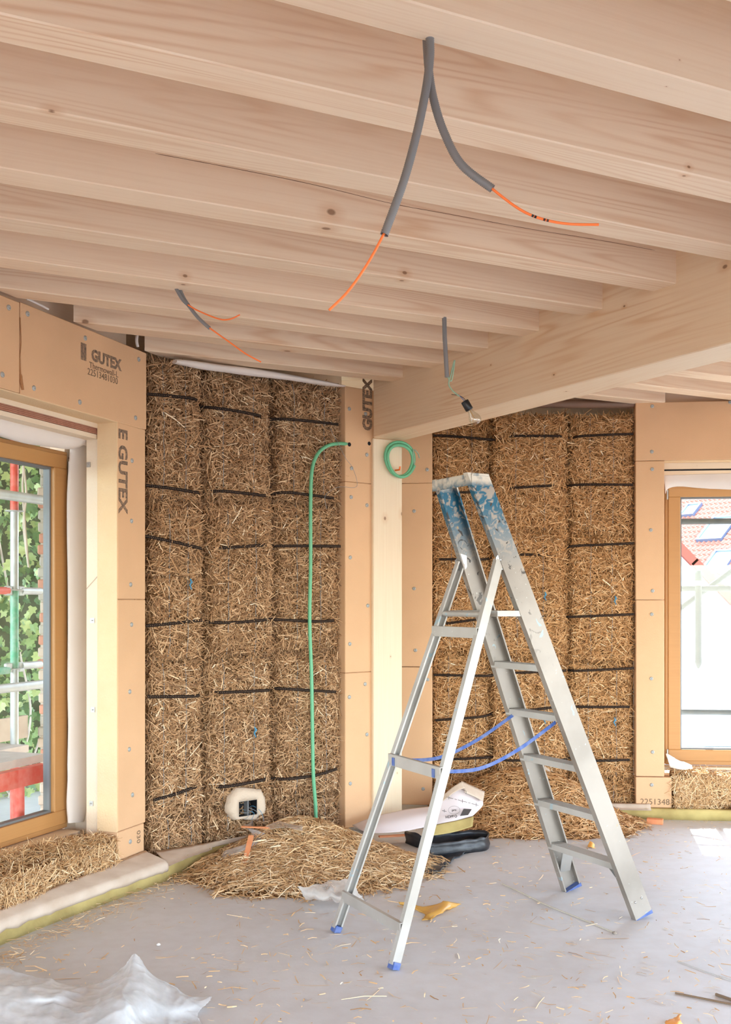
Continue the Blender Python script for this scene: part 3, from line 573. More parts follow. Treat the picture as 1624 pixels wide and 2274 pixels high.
# heaps and loose straw
def heap(name, label, fn, x0, x1, y0, y1, N, dens_min=.0, matS=M_STALK_H, Ls=-2.6):
    o = empty(name, Matrix.Translation(((x0+x1)/2, (y0+y1)/2, 0))); Mo = MW[o.name]; props(o, label, 'straw heap', kind='stuff'); nx, ny = 50, 40; vs = []
    for i in range(nx+1):
        for j in range(ny+1):
            x = x0+(x1-x0)*i/nx; y = y0+(y1-y0)*j/ny; vs.append((x-(x0+x1)/2, y-(y0+y1)/2, max(-.004, fn(x, y)-.02)))
    k = ny+1; mb = MB(); mb.add(vs, [(i*k+j, (i+1)*k+j, (i+1)*k+j+1, i*k+j+1) for i in range(nx) for j in range(ny)], True)
    props(mb.build('straw_mound', M_BODY, o, Mo), kind='stuff')
    X = RNG.uniform(x0-.05, x1+.05, N*3); Y = RNG.uniform(y0-.12, y1, N*3); Z = np.array([fn(a, b) for a, b in zip(X, Y)]); keep = (Z > .006) & (RNG.random(N*3) < np.clip(Z*14+.12, 0, 1)); X, Y, Z = X[keep][:N], Y[keep][:N], Z[keep][:N]; n = len(X)
    e = .02; gx = np.array([fn(a+e, b)-fn(a-e, b) for a, b in zip(X, Y)])/(2*e); gy = np.array([fn(a, b+e)-fn(a, b-e) for a, b in zip(X, Y)])/(2*e)
    nr = np.stack([-gx, -gy, np.ones(n)], 1); nr /= np.linalg.norm(nr, axis=1, keepdims=True); th = RNG.uniform(0, 2*np.pi, n); t = np.stack([np.cos(th), np.sin(th), RNG.normal(0, .22, n)], 1)
    t = t-nr*(nr*t).sum(1)[:, None]*.85; t /= np.linalg.norm(t, axis=1, keepdims=True); n2 = nr-t*(nr*t).sum(1)[:, None]; n2 /= np.linalg.norm(n2, axis=1, keepdims=True)
    c = np.stack([X-(x0+x1)/2, Y-(y0+y1)/2, Z+RNG.uniform(-.015, .012, n)], 1); L = np.clip(RNG.lognormal(Ls, .42, n), .02, .2)
    v, q, s = stalks(c, n2, t, L, RNG.uniform(.0025, .006, n), np.clip(RNG.beta(2.6, 2.2, n), 0, 1)); v[:, 2] = np.maximum(v[:, 2], .001)
    props(build_np('straw_stalks', v, q, matS, o, Mo, s), kind='stuff'); return o
def gauss(x, y, cx, cy, sx, sy, rot=0):
    dx, dy = x-cx, y-cy; c, s = math.cos(rot), math.sin(rot); a = dx*c+dy*s; b = -dx*s+dy*c; return math.exp(-(a/sx)**2-(b/sy)**2)
def f_left(x, y):
    v = .25*gauss(x, y, -.40, 6.28, .42, .34, .45)+.11*gauss(x, y, -.32, 5.75, .52, .34, .2)+.07*gauss(x, y, .12, 6.1, .4, .3)+.05*gauss(x, y, -.78, 5.95, .3, .25)
    return max(0, v+.02*noise.noise(Vector((x*6, y*6, 0)))-.028)
def f_right(x, y):
    v = .36*gauss(x, y, 1.08, 7.42, .55, .30)+.16*gauss(x, y, 1.45, 7.15, .35, .3)+.10*gauss(x, y, .9, 7.05, .3, .25)
    return max(0, v+.02*noise.noise(Vector((x*6, y*6, 3)))-.03)
heap('straw_heap', 'heap of loose straw against the left straw wall, plastic scraps on it', f_left, -1.25, .75, 5.2, 6.95, 15000)
heap('straw_heap', 'heap of loose straw at the foot of the right straw wall, behind the ladder', f_right, .35, 2.0, 6.6, 7.62, 9000, matS=M_STALK_R)
N = 1500; X = RNG.uniform(-2.2, 3.4, N); Y = RNG.uniform(2.9, 7.2, N); kx = []
def strewn(name, label, C, Lm, Wm):
    n = len(C); th = RNG.uniform(0, 2*np.pi, n); t = np.stack([np.cos(th), np.sin(th), RNG.normal(0, .06, n)], 1); t /= np.linalg.norm(t, axis=1, keepdims=True)
    up = np.tile([[0, 0, 1.0]], (n, 1)); L = np.clip(RNG.lognormal(Lm, .6, n), .004, .18); v, q, s = stalks(C, up, t, L, RNG.uniform(*Wm, n), np.clip(RNG.beta(3, 2, n), 0, 1)); v[:, 2] = np.maximum(v[:, 2], .0015)
    props(build_np(name, v, q, M_STALK_H, None, None, s), label, 'loose straw', kind='stuff')
C = [];
while len(C) < 1900:
    y = random.uniform(3.6, 7.3); x = random.uniform(-.42*y, .45*y)
    if (Vector((x, y, 0))-A).dot(Vector((.934, -.3567, 0))) > .2 and (random.random() < .5 or random.random() < max(0, noise.noise(Vector((x*1.4, y*1.4, 1)))+.35)): C.append((x, y, .004))
strewn('loose_straw', 'single straw stalks strewn over the grey floor', np.array(C), -3.4, (.0025, .0055))
C = [tuple(LW @ Vector((random.uniform(-3, -.0), -random.uniform(.10, .26)-abs(random.gauss(0, .05)), random.uniform(.002, .02)))) for _ in range(1300)]
strewn('straw_litter', 'drift of fine straw along the foot of the yellow foam strip', np.array(C), -3.4, (.0015, .0035))
C = [tuple(RW @ Vector((random.uniform(-.3, 2), -.07-abs(random.gauss(0, .05)), .003))) for _ in range(260)]
strewn('straw_litter', 'thin straw litter in front of the right foam strip', np.array(C), -3.9, (.0015, .003))

# ---------------------------------------------------------------- straps over the bales
def strap(F, segs, w, label, group):
    pts = []
    for si, sg in enumerate(segs):
        loc = [(onp(F, x, y, w)) for x, y in sg]; n = len(loc)
        if si:
            pu, pz = pts[-1][0], pts[-1][2]; pts.append(((pu+loc[0][0])/2, w+.10, (pz+loc[0][1])/2))
        for a, (u, z) in enumerate(loc): pts.append((u, w+(.014 if a in (0, n-1) else 0), z))
        if n == 2: pts.insert(-1, ((loc[0][0]+loc[1][0])/2, w-.004, (loc[0][1]+loc[1][1])/2))
    path = smooth_path(pts, 8); c = Vector(path[0]); Mo = F @ Matrix.Translation(c); vs = []; ln = [0]
    for i, p in enumerate(path):
        t = (path[min(i+1, len(path)-1)]-path[max(i-1, 0)]).normalized(); up = Vector((-t.z, 0, t.x)).normalized()*.0085
        if i: ln.append(ln[-1]+(path[i]-path[i-1]).length)
        wob = .003*noise.noise(Vector((i*.5, w*40, len(label))))
        for s_, d in ((1, 0), (-1, 0), (-1, .0016), (1, .0016)): vs.append(p-c+up*s_+Vector((0, d+wob, 0)))
    fs = [(i*4+k, i*4+(k+1) % 4, (i+1)*4+(k+1) % 4, (i+1)*4+k) for i in range(len(path)-1) for k in range(4)]
    mb = MB(); mb.add(vs, fs); o = mb.build('retaining_strap', M_STRAP, None, Mo); me = o.data; uv = me.uv_layers.new(name='UVMap')
    for lp in me.loops:
        i, k = divmod(lp.vertex_index, 4); uv.data[lp.index].uv = (ln[i]/.011, 1 if k in (0, 3) else 0)
    props(o, label, 'strap', group)
ordn = ['topmost', 'second from top', 'third from top', 'fourth from top', 'fifth from top', 'sixth from top', 'seventh from top']
LS = [[[(330, 874), (437, 886)], [(480, 905), (577, 922)], [(635, 930), (755, 942)]], [[(327, 1077), (440, 1093)], [(492, 1090), (590, 1100)], [(637, 1093), (745, 1106)]],
      [[(325, 1190), (447, 1217)], [(490, 1217), (595, 1210)], [(630, 1212), (760, 1213)]], [[(327, 1390), (450, 1378)], [(475, 1382), (530, 1382), (605, 1375)], [(620, 1376), (700, 1380), (745, 1378)]],
      [[(330, 1548), (440, 1546)], [(500, 1538), (600, 1533)], [(635, 1530), (750, 1537)]], [[(343, 1778), (437, 1748)], [(497, 1748), (590, 1732)], [(637, 1731), (700, 1722), (752, 1708)]]]
for i, sg in enumerate(LS): strap(LB, sg, -.005+.004*(i % 2), 'black perforated strap, %s across the left straw wall' % (ordn[i] if i < 5 else 'lowest'), 'straps across the left straw wall')
RS = [[[(963, 966), (1085, 975)], [(1135, 968), (1242, 968)], [(1290, 968), (1408, 963)]], [[(965, 1096), (1060, 1092)], [(1130, 1084), (1230, 1078)], [(1282, 1076), (1408, 1076)]], [[(975, 1242), (1070, 1242)], [(1130, 1231), (1235, 1233)], [(1270, 1213), (1410, 1206)]],
      [[(990, 1385), (1085, 1372)], [(1130, 1365), (1235, 1368)], [(1268, 1370), (1410, 1364)]], [[(963, 1499), (1085, 1501)], [(1130, 1495), (1250, 1490)], [(1280, 1490), (1410, 1484)]], [[(966, 1600), (1070, 1592)], [(1130, 1582), (1240, 1570)], [(1280, 1570), (1400, 1570)]], [[(966, 1688), (1078, 1683)], [(1125, 1689), (1250, 1688)], [(1285, 1690), (1400, 1688)]]]
for i, sg in enumerate(RS): strap(RW, sg, -.022, 'black perforated strap, %s across the right straw wall' % (ordn[i] if i < 6 else 'lowest'), 'straps across the right straw wall')

# ---------------------------------------------------------------- lettering on the boards
def text(parent, F, body, x, y, w, size, m, name='printed_lettering', rot=0.0, bold=.0, align='LEFT', shear=0):
    u, z = onp(F, x, y, w); c = bpy.data.curves.new(name, 'FONT'); c.body = body; c.size = size; c.extrude = .0004; c.offset = bold; c.align_x = align; c.resolution_u = 3; c.shear = shear
    c.materials.append(m); M = F @ Matrix.Translation((u, w-.0012, z)) @ Matrix.Rotation(math.pi/2, 4, 'X') @ Matrix.Rotation(rot, 4, 'Z')
    t = bpy.data.objects.new('tmp', c); me = bpy.data.meshes.new_from_object(t); bpy.data.objects.remove(t); bpy.data.curves.remove(c)
    return link(name, me, parent, M)
text(b_l2, LW, '\u258c', 180, 793, 0, .085, M_PRB, bold=.002)
text(b_l2, LW, 'GUTEX', 203, 799, 0, .082, M_PRB, bold=.004)
text(b_l2, LW, 'Thermowall-L', 198, 816, 0, .046, M_PRINTG); text(b_l2, LW, '22513481030', 194, 831, 0, .05, M_PRINTG)
text(b_v1, LW, 'E GUTEX', 264, 950, 0, .115, M_PRB, rot=-math.pi/2, bold=.004)
text(b_v3, LW, '030', 304, 1845, .006, .05, M_PRINTG, rot=-math.pi/2)
text(bC, LB, 'GUTEX', 825, 957, 0, .105, M_PRB, rot=math.pi/2, bold=.006)
text(bR, RW, '22513481', 1422, 1786, -.006, .06, M_PRINTG)

# ---------------------------------------------------------------- stepladder
LA = Vector((.479, -.878, 0)).normalized(); LBv = Vector((-LA.y, LA.x, 0)).normalized()      # along the steps (towards us), rear -> front
Q1, Q2 = Vector((1.108, 5.614, 0)), Vector((1.375, 5.086, 0)); P1, P2 = Vector((-.149, 4.897, 0)), Vector((.124, 4.374, 0))
TOPZ = 2.15; lad_o = (Q1+Q2+P1+P2)/4
lad = props(empty('stepladder', Matrix.Translation(lad_o)), 'paint-splashed aluminium stepladder standing open on the grey floor', 'ladder')
ML = MW[lad.name]
def lp(v): return Vector(v)-lad_o
def fs_(far, s): return (Q1 if far else Q2)+(-LBv*.906+(LA if far else -LA)*.13+Vector((0, 0, TOPZ)))*s
def channel(a, b, side, wd, fl, th=.0035, m=None, name='front_stile', end_mat=None):
    """C profile: web wd wide in the leaning plane, flanges fl long pointing to 'side'"""
    a, b = lp(a), lp(b); d = (b-a).normalized(); sd = (side-d*side.dot(d)).normalized(); n = d.cross(sd).normalized()
    prf = [(-wd/2, 0), (wd/2, 0), (wd/2, fl), (wd/2-.008, fl), (wd/2-.008, fl-.003), (wd/2-th, fl-.003), (wd/2-th, th), (-wd/2+th, th), (-wd/2+th, fl-.003), (-wd/2+.008, fl-.003), (-wd/2+.008, fl), (-wd/2, fl)]
    k = len(prf); vs = [p+n*x+sd*y for p in (a, b) for x, y in prf]; mb = MB()
    mb.add(vs, [(i, (i+1) % k, k+(i+1) % k, k+i) for i in range(k)])
    for q in (0, k):
        for f in ((0, 7, 8, 11), (8, 9, 10, 11), (0, 1, 6, 7), (1, 2, 5, 6), (2, 3, 4, 5)): mb.add([vs[q+i] for i in f], [(0, 1, 2, 3)])
    return mb.build(name, m or M_LAD, lad, ML)
for far in (True, False):
    inn = LA if far else -LA
    st = channel(fs_(far, .0085), fs_(far, 1.012), inn, .108, .034)
    for v in st.data.vertices:
        if v.co.z > TOPZ: v.co -= (fs_(far, 1)-fs_(far, 0))*((v.co.z-TOPZ)/TOPZ)
    d = (fs_(far, 1)-fs_(far, 0)).normalized(); n = d.cross(inn).normalized(); p = lp(fs_(far, .0))
    mb = MB(); mb.beam(p+Vector((0, 0, .0))+inn*.019, p+d*.020+inn*.019, .112, .038, up=inn); mb2 = mb
    # level the shoe on the floor
    mb.v = [(v[0], v[1], max(v[2], 0.0)) for v in mb.v]; mb.build('foot', M_BLUE, lad, ML)
    for q in (-.022, .022): MB().lathe([(.0001, .004), (.005, .003), (.006, 0)], 10, Matrix.Translation(lp(fs_(far, .045))+n*q-inn*.0005*1) @ (-inn).to_track_quat('Z', 'Y').to_matrix().to_4x4()).build('rivet', M_BLUE if far else M_STEEL, st, ML)
steps = [.275, .52, .765, 1.01, 1.255]
for i, z in enumerate(steps):
    s = z/TOPZ; a, b = lp(fs_(True, s)), lp(fs_(False, s)); a += LA*.004; b -= LA*.004; mb = MB(); w = .082; d = (b-a)
    Ms = Matrix([[LA[k], LBv[k], (0, 0, 1)[k], (a+b)[k]/2] for k in range(3)]+[[0, 0, 0, 1]]); h = d.length/2
    mb.box(-h, h, -w/2, w/2, -.004, 0, Ms); mb.box(-h, h, -w/2, -w/2+.003, -.03, -.004, Ms); mb.box(-h, h, w/2-.003, w/2, -.03, -.004, Ms)
    for k in range(7): mb.box(-h+.004, h-.004, -w/2+.008+k*.011, -w/2+.011+k*.011, 0, .0012, Ms)
    mb.build('step', M_LADR, lad, ML)
# knee braces under the lowest step
for far in (True, False):
    inn = LA if far else -LA; s = .255/TOPZ; a = lp(fs_(far, s))+inn*.1; b = lp(fs_(far, .05))+inn*.006; mb = MB()
    c1 = lp(fs_(far, s))+inn*.006
    tri = [c1-LBv*.035, a-LBv*.035, b-LBv*.035, c1+LBv*.035, a+LBv*.035, b+LBv*.035]
    mb.add([tri[1], tri[4], tri[5], tri[2]], [(0, 1, 2, 3)]); mb.add([x+inn*.003 for x in (tri[1], tri[4], tri[5], tri[2])], [(3, 2, 1, 0)])
    mb.build('knee_brace', M_LADR, lad, ML)
# head cap
a, b = lp(fs_(True, .995)), lp(fs_(False, .995)); mb = MB(); Ms = Matrix([[LA[k], LBv[k], (0, 0, 1)[k], (a+b)[k]/2] for k in range(3)]+[[0, 0, 0, 1]]); h = (b-a).length/2
mb.box(-h-.004, h+.004, -.048, .048, -.002, .010, Ms, bev=.003).box(-h-.004, h+.004, -.05, -.046, -.045, .006, Ms); mb.build('head_cap', M_LAD, lad, ML)
# rear frame
s_h = .815
def hp(far): return fs_(far, s_h)-LBv*.055+(LA if far else -LA)*.004
for far in (True, False):
    inn = LA if far else -LA; foot = P1 if far else P2; top = hp(far)
    d = (top-foot).normalized(); st = channel(foot+d*.02, top, inn, .042, .028, .003, M_LADR, 'rear_leg')
    q = lp(foot)+inn*.014; mb = MB(); mb.beam(q, q+d*.032, .034, .046, up=inn); mb.v = [(v[0], v[1], max(v[2], 0)) for v in mb.v]; mb.build('foot', M_BLUE, lad, ML)
    c = lp(fs_(far, s_h)); mb = MB(); Ms = Matrix([[LA[k], LBv[k], (0, 0, 1)[k], c[k]] for k in range(3)]+[[0, 0, 0, 1]]); o_ = (.004 if far else -.007)
    pl = [(-.075, -.035), (-.03, -.05), (-.01, -.02), (-.012, .035), (-.05, .045), (-.08, .01)]
    n = len(pl); x0, x1 = o_, o_+.003; vs = [Ms @ Vector((x0, yy, zz)) for yy, zz in pl]+[Ms @ Vector((x1, yy, zz)) for yy, zz in pl]
    mb.add(vs, [tuple(range(n)), tuple(range(n, 2*n))[::-1]]+[(i, i+n, (i+1) % n+n, (i+1) % n) for i in range(n)])
    hb = mb.build('hinge_bracket', M_STEEL, lad, ML)
    for yy, zz in ((-.055, .0), (-.025, -.01)): MB().lathe([(.0001, .003), (.004, .003), (.006, 0)], 10, Matrix.Translation(Ms @ Vector((x1 if not far else x0, yy, zz))) @ (LA if not far else -LA).to_track_quat('Z', 'Y').to_matrix().to_4x4()).build('rivet', M_STEEL, hb, ML)
def rp(far, z):
    foot = P1 if far else P2; return foot+(hp(far)-foot)*(z/hp(far).z)
for z, hgt in ((.165, .05), (.80, .055), (1.415, .05)):
    a, b = lp(rp(True, z)), lp(rp(False, z)); mb = MB(); ax = (b-a).normalized(); Ms = Matrix([[ax[k], ax.cross(Vector((0, 0, -1)))[k], (0, 0, 1)[k], (a+b)[k]/2] for k in range(3)]+[[0, 0, 0, 1]]); h = (b-a).length/2-.003
    mb.box(-h, h, -.0265, -.0225, -hgt/2, hgt/2, Ms, bev=.001).box(-h, h, -.0225, -.008, hgt/2-.004, hgt/2, Ms).box(-h, h, -.0225, -.008, -hgt/2, -hgt/2+.004, Ms); cb = mb.build('cross_bar', M_LADR, lad, ML)
# platform bar near the top and its catch
a, b = lp(rp(True, 1.50)), lp(rp(False, 1.50)); MB().tube([a+LA*.01, b-LA*.01], .014, 10).build('spreader_rod', M_LADR, lad, ML)
sA = fs_(True, 1.50/TOPZ); sB = fs_(False, 1.50/TOPZ); ctr = (lp(sA)+lp(sB))/2; Ms = Matrix([[LA[k], LBv[k], (0, 0, 1)[k], ctr[k]] for k in range(3)]+[[0, 0, 0, 1]]); h = (lp(sB)-lp(sA)).length/2-.004
mb = MB(); mb.box(-h, h, -.20, .04, .012, .016, Ms).box(-h, h, -.20, -.197, -.012, .012, Ms).box(-h, h, .037, .04, -.015, .012, Ms).box(-h, -h+.003, -.2, .04, -.01, .012, Ms).box(h-.003, h, -.2, .04, -.01, .012, Ms); pf = mb.build('platform', M_LADR, lad, ML)
MB().tube([Ms @ Vector((h*.3, -.15, .0)), Ms @ Vector((h*.3, -.02, -.004))], .007, 8).build('platform_catch', M_BLACK, pf, ML)
# blue webbing between the rear bar and the third step
for far, (z, f) in ((True, (.80, .12)), (False, (.80, .12))):
    a = lp(rp(True, z)).lerp(lp(rp(False, z)), f if far else 1-f); e = lp(fs_(True, 1.01/TOPZ)).lerp(lp(fs_(False, 1.01/TOPZ)), f if far else 1-f)+Vector((0, 0, -.03))-LBv*.04
    path = smooth_path([a-LBv*.004, a.lerp(e, .33)-Vector((0, 0, .065)), a.lerp(e, .66)-Vector((0, 0, .055)), e], 8); mb = MB(); vs = []
    for i, p in enumerate(path):
        t = (path[min(i+1, len(path)-1)]-path[max(i-1, 0)]).normalized(); up = t.cross(LA).normalized()*.0085; sd = LA*.001
        vs += [p+up-sd, p-up-sd, p-up+sd, p+up+sd]
    mb.add(vs, [(i*4+k, i*4+(k+1) % 4, (i+1)*4+(k+1) % 4, (i+1)*4+k) for i in range(len(path)-1) for k in range(4)]); mb.build('webbing_strap', M_BLUE, lad, ML)
    q = MB(); lp_ = a-LBv*.029+Vector((0, 0, -.002)); q.beam(lp_+Vector((0, 0, -.022)), lp_+Vector((0, 0, .016)), .003, .022, up=LA); q.build('strap_loop', M_BLUE, lad, ML)

# ---------------------------------------------------------------- ceiling services
def drape(pts, Y, dY=0.0): return [P(x, y, Y+dY*i) for i, (x, y) in enumerate(pts)]
def resample(path, step):
    out = [path[0]]; acc = 0
    for a, b in zip(path[:-1], path[1:]):
        L = (b-a).length; d = step-acc
        while d <= L: out.append(a.lerp(b, d/L)); d += step
        acc = (acc+L) % step if L+acc >= step else acc+L
    return out
def conduit(name, label, pc, po, Y, r, group, ro=.0035, dY=0.0, rib=.0022, print_=None):
    ax = P(pc[0][0], pc[0][1], Y); Mo = Matrix.Translation(ax); o = empty(name, Mo); props(o, label, 'conduit', group)
    pp = [p-ax for p in smooth_path([P(x, y, Y+dY*i) for i, (x, y) in enumerate(pc)], 14)]; pp[0].z = max(pp[0].z, ZS-ax.z+.0)
    mb = MB(); mb.tube(resample(pp, rib), r, 12, ribs=1, cap=False); mb.build('corrugated_sleeve', M_GREYC, o, Mo)
    e = pp[-1]; q = [e-(e-pp[-3])*1.2]+[P(x, y, Y+dY*(len(pc)-1))-ax for x, y in po]; MB().tube(smooth_path(q, 8), ro, 8).build('orange_cable', M_ORANGE, o, Mo)
    if print_:
        sp = smooth_path(q, 8)
        for f in print_:
            i = int(f*(len(sp)-2)); a = sp[i]; b = sp[i+1]; t = (b-a).normalized()
            MB().tube([a, a+t*.006], ro*1.03, 8).build('cable_print', M_BLACK, o, Mo)
    return o
conduit('ceiling_conduit', 'nearest hanging grey conduit whose orange cable points down left', [(955, 90), (955, 130), (946, 200), (925, 300), (896, 405), (853, 523)], [(820, 580), (775, 645), (731, 689)], 2.66, .0115, 'conduits hanging from the joists', rib=.0026)
conduit('ceiling_conduit', 'nearest hanging grey conduit curving right, its orange cable nearly level', [(948, 90), (952, 150), (962, 215), (985, 290), (1025, 365), (1095, 420)], [(1150, 462), (1200, 485), (1260, 497), (1330, 499)], 2.69, .0115, 'conduits hanging from the joists', rib=.0026, print_=(.44, .455, .47, .56, .575, .59))
conduit('ceiling_conduit', 'short far conduit on the left, orange cable curling right and up', [(391, 640), (405, 664), (419, 678)], [(440, 690), (485, 708), (510, 709), (533, 699)], 4.78, .009, 'conduits hanging from the joists', rib=.004)
conduit('ceiling_conduit', 'longer far conduit on the left, orange cable pointing down right', [(398, 640), (412, 668), (438, 703), (467, 730)], [(510, 760), (545, 785), (580, 804)], 4.80, .009, 'conduits hanging from the joists', rib=.004)
# bare bulb
Y = 5.27; ax = P(987, 710, Y); Mo = Matrix.Translation(ax); lamp = props(empty('bare_bulb', Mo), 'bare light bulb in a black socket hanging from wires before the beam', 'light bulb')
g = lambda x, y, d=0: P(x, y, Y+d)-ax
MB().tube([g(987, 705), g(988, 750), g(991, 800), g(993, 838)], .0115, 12).build('conduit', M_GREYC, lamp, Mo)
MB().tube(smooth_path([g(993, 834), g(1003, 845), (g(1010, 800)), g(1002, 830), g(997, 853), g(1006, 868), g(1020, 880)], 8), .004, 7).build('green_cable', M_GREEN if False else mat('grey_green_cable', (150, 176, 150), .5), lamp, Mo)
MB().tube(smooth_path([g(1018, 876), g(1028, 886), g(1034, 894)], 5), .0018, 6).build('wire', mat('blue_wire', (70, 110, 170), .5), lamp, Mo)
MB().tube(smooth_path([g(1003, 876), g(1018, 878), g(1030, 884), g(1037, 893)], 5), .0018, 6).build('wire', mat('brown_wire', (84, 60, 46), .5), lamp, Mo)
s0, s1, s2 = g(1032, 891), g(1043, 911), g(1060, 939); dr = (s2-s0).normalized(); Mq = Matrix.Translation(s0) @ dr.to_track_quat('Z', 'Y').to_matrix().to_4x4()
MB().lathe([(.0001, 0), (.0195, 0), (.0205, .003), (.0205, .048), (.018, .052), (.0001, .052)], 22, Mq).build('bulb_socket', M_BLACK, lamp, Mo)
MB().lathe([(.013, .052), (.0145, .062), (.019, .075), (.027, .09), (.031, .104), (.030, .117), (.022, .129), (.010, .1345), (.0001, .1355)], 24, Mq).build('glass_bulb', M_BULB, lamp, Mo)
MB().tube([Mq @ Vector((.0, 0, .052)), Mq @ Vector((.002, 0, .08)), Mq @ Vector((.009, 0, .1))], .0022, 6).tube([Mq @ Vector((-.009, 0, .1)), Mq @ Vector((0, .004, .104)), Mq @ Vector((.009, 0, .1))], .0008, 5).build('filament', mat('filament', (190, 150, 90), .4, .6), lamp, Mo)

# green conduits and wire
def onpl(F, x, y, w):
    u, z = onp(F, x, y, w); return F @ Vector((u, w, z))
gp = [onpl(LB, x, y, w) for x, y, w in ((776, 987, .02), (755, 985, -.01), (728, 990, -.02), (706, 1008, -.02), (693, 1045, -.015), (690, 1120, -.015), (690, 1250, -.018), (688, 1380, -.022), (692, 1500, -.018), (694, 1620, -.016), (696, 1720, -.02), (701, 1790, -.02), (702, 1850, -.02))]
mb = MB(); mb.tube([p-gp[-1] for p in smooth_path(gp, 6)], .0118, 12); props(mb.build('green_conduit', M_GREEN, None, Matrix.Translation(gp[-1])), 'long green conduit running down the left straw wall', 'conduit')
# hole in board where it enters
mb = MB(); u, z = lb(776, 987, 0); mb.lathe([(.0001, .001), (.014, .001), (.014, 0)], 14, Matrix.Translation((u, -.0006, z)) @ Matrix.Rotation(math.pi/2, 4, 'X')); u, z = lb(820, 985, 0); mb.lathe([(.0001, .001), (.013, .001), (.013, 0)], 14, Matrix.Translation((u, -.0006, z)) @ Matrix.Rotation(math.pi/2, 4, 'X')); mb.build('drill_hole', M_BLACKIN, bC, LB)
FP = frame(BM0, BP)   # post front face: local x along BP, y = away from us? use the plane through BM0 facing the room
cc = onp(FP, 884, 1022, 0); Mc = FP @ Matrix.Translation((cc[0], 0, cc[1]))
sgn = -1 if (FP.inverted() @ Vector((0, 0, H))).y < 0 else 1
pts = []
for i in range(61):
    t = i/60*4*math.pi-.3; r = .113+.012*math.sin(t*.5+1)+.004*math.sin(t*3); pts.append((r*math.cos(t)*.97, sgn*(.018+.010*(i/30.0)), r*math.sin(t)+.002*i/60))
o = MB().tube(pts, .0105, 12).build('conduit_coil', M_GREEN, None, Mc); props(o, 'coiled loop of green conduit hanging on the timber post', 'conduit')
MB().tube(smooth_path([pts[-1], (.10, sgn*.04, .07), (.135, sgn*.04, .055), (.150, sgn*.04, .02)], 6), .004, 7).build('cable_end', mat('pale_cable', (150, 168, 150), .5), o, Mc)
MB().tube([(-.02, 0, -.07), (-.018, sgn*.05, -.072), (-.018, sgn*.055, -.05)], .006, 8).build('hanging_peg', M_ORANGE, o, Mc)
wp = [onpl(LB, x, y, -.03) for x, y in ((735, 950), (738, 962), (752, 985), (768, 1018), (784, 1040), (793, 1080), (760, 1081), (742, 1085), (722, 1102), (726, 1130))]
props(MB().tube([p-wp[0] for p in smooth_path(wp, 4)], .0013, 5).build('bent_wire', M_TWINE, None, Matrix.Translation(wp[0])), 'thin bent wire hanging beside the green conduit on the left', 'wire')

# socket boxes set in plaster
def socketbox(F, x0, x1, y0, y1, bx, w, label, hide=1):
    cu, cz = onp(F, (x0+x1)/2, (y0+y1)/2, w); Mo = F @ Matrix.Translation((cu, w, cz)); a = onp(F, x0, y0, w); b = onp(F, x1, y1, w); rx, rz = (b[0]-a[0])/2, (a[1]-b[1])/2
    o = props(empty('socket_box', Mo), label, 'socket box', 'socket boxes in the straw walls'); mb = MB(); n = 40
    q0 = onp(F, bx[0], bx[1], w); q1 = onp(F, bx[2], bx[3], w); hx0, hx1, hz0, hz1 = q0[0]-cu, q1[0]-cu, q1[1]-cz, q0[1]-cz
    inner = []; outer = []
    for i in range(n):
        t = 2*math.pi*i/n; k = 1+.22*noise.noise(Vector((math.cos(t)*2, math.sin(t)*2, x0)))+.1*noise.noise(Vector((math.cos(t)*7, math.sin(t)*7, x0))); c, s = math.cos(t), math.sin(t)
        outer.append((rx*k*math.copysign(abs(c)**.7, c), .0, rz*k*math.copysign(abs(s)**.7, s)))
        m_ = 1/max(abs(c), abs(s)); ix = (hx0+hx1)/2+(hx1-hx0)/2*c*m_; iz = (hz0+hz1)/2+(hz1-hz0)/2*s*m_; inner.append((ix, -.02, iz))
    mid = [((a_[0]*.35+b_[0]*.65), -.028+.006*noise.noise(Vector(b_)*60), (a_[2]*.35+b_[2]*.65)) for a_, b_ in zip(inner, outer)]; back = [(p[0], .03, p[2]) for p in outer]; deep = [(p[0], .05, p[2]) for p in inner]
    vs = deep+inner+mid+outer+back
    mb.add(vs, [(r*n+i, r*n+(i+1) % n, (r+1)*n+(i+1) % n, (r+1)*n+i) for r in range(4) for i in range(n)], True); mb.build('plaster_collar', M_PLASTER, o, Mo)
    mb = MB(); e = .003; mb.box(hx0, hx1, .045, .048, hz0, hz1).box(hx0, hx0+e, -.02, .045, hz0, hz1).box(hx1-e, hx1, -.02, .045, hz0, hz1).box(hx0, hx1, -.02, .045, hz0, hz0+e).box(hx0, hx1, -.02, .045, hz1-e, hz1); mb.build('box_insert', M_BLACKIN, o, Mo)
    xm = (hx0+hx1)/2; MB().box(xm-.004, xm+.004, -.021, .02, hz0, hz1).build('divider', M_ALU, o, Mo)
    for k in range(4):
        x = hx0+(hx1-hx0)*(.2+.2*k); MB().tube(smooth_path([(x, .04, hz0+.03), (x+.01, -.0, hz0+.02+.01*k), (x+.05, -.03, hz0+.012), (x+.02*k, -.045, hz0-.015-.01*k)], 5), .0015, 5).build('wire', M_BLUEKNOT if k % 2 else M_TWINE, o, Mo)
socketbox(LB, 505, 590, 1756, 1815, (527, 1780, 567, 1807), .0, 'white plastered double socket box low in the left straw wall')
socketbox(RW, 1153, 1227, 1700, 1752, (1195, 1712, 1212, 1726), -.01, 'white plastered socket box low in the right straw wall, behind the ladder')

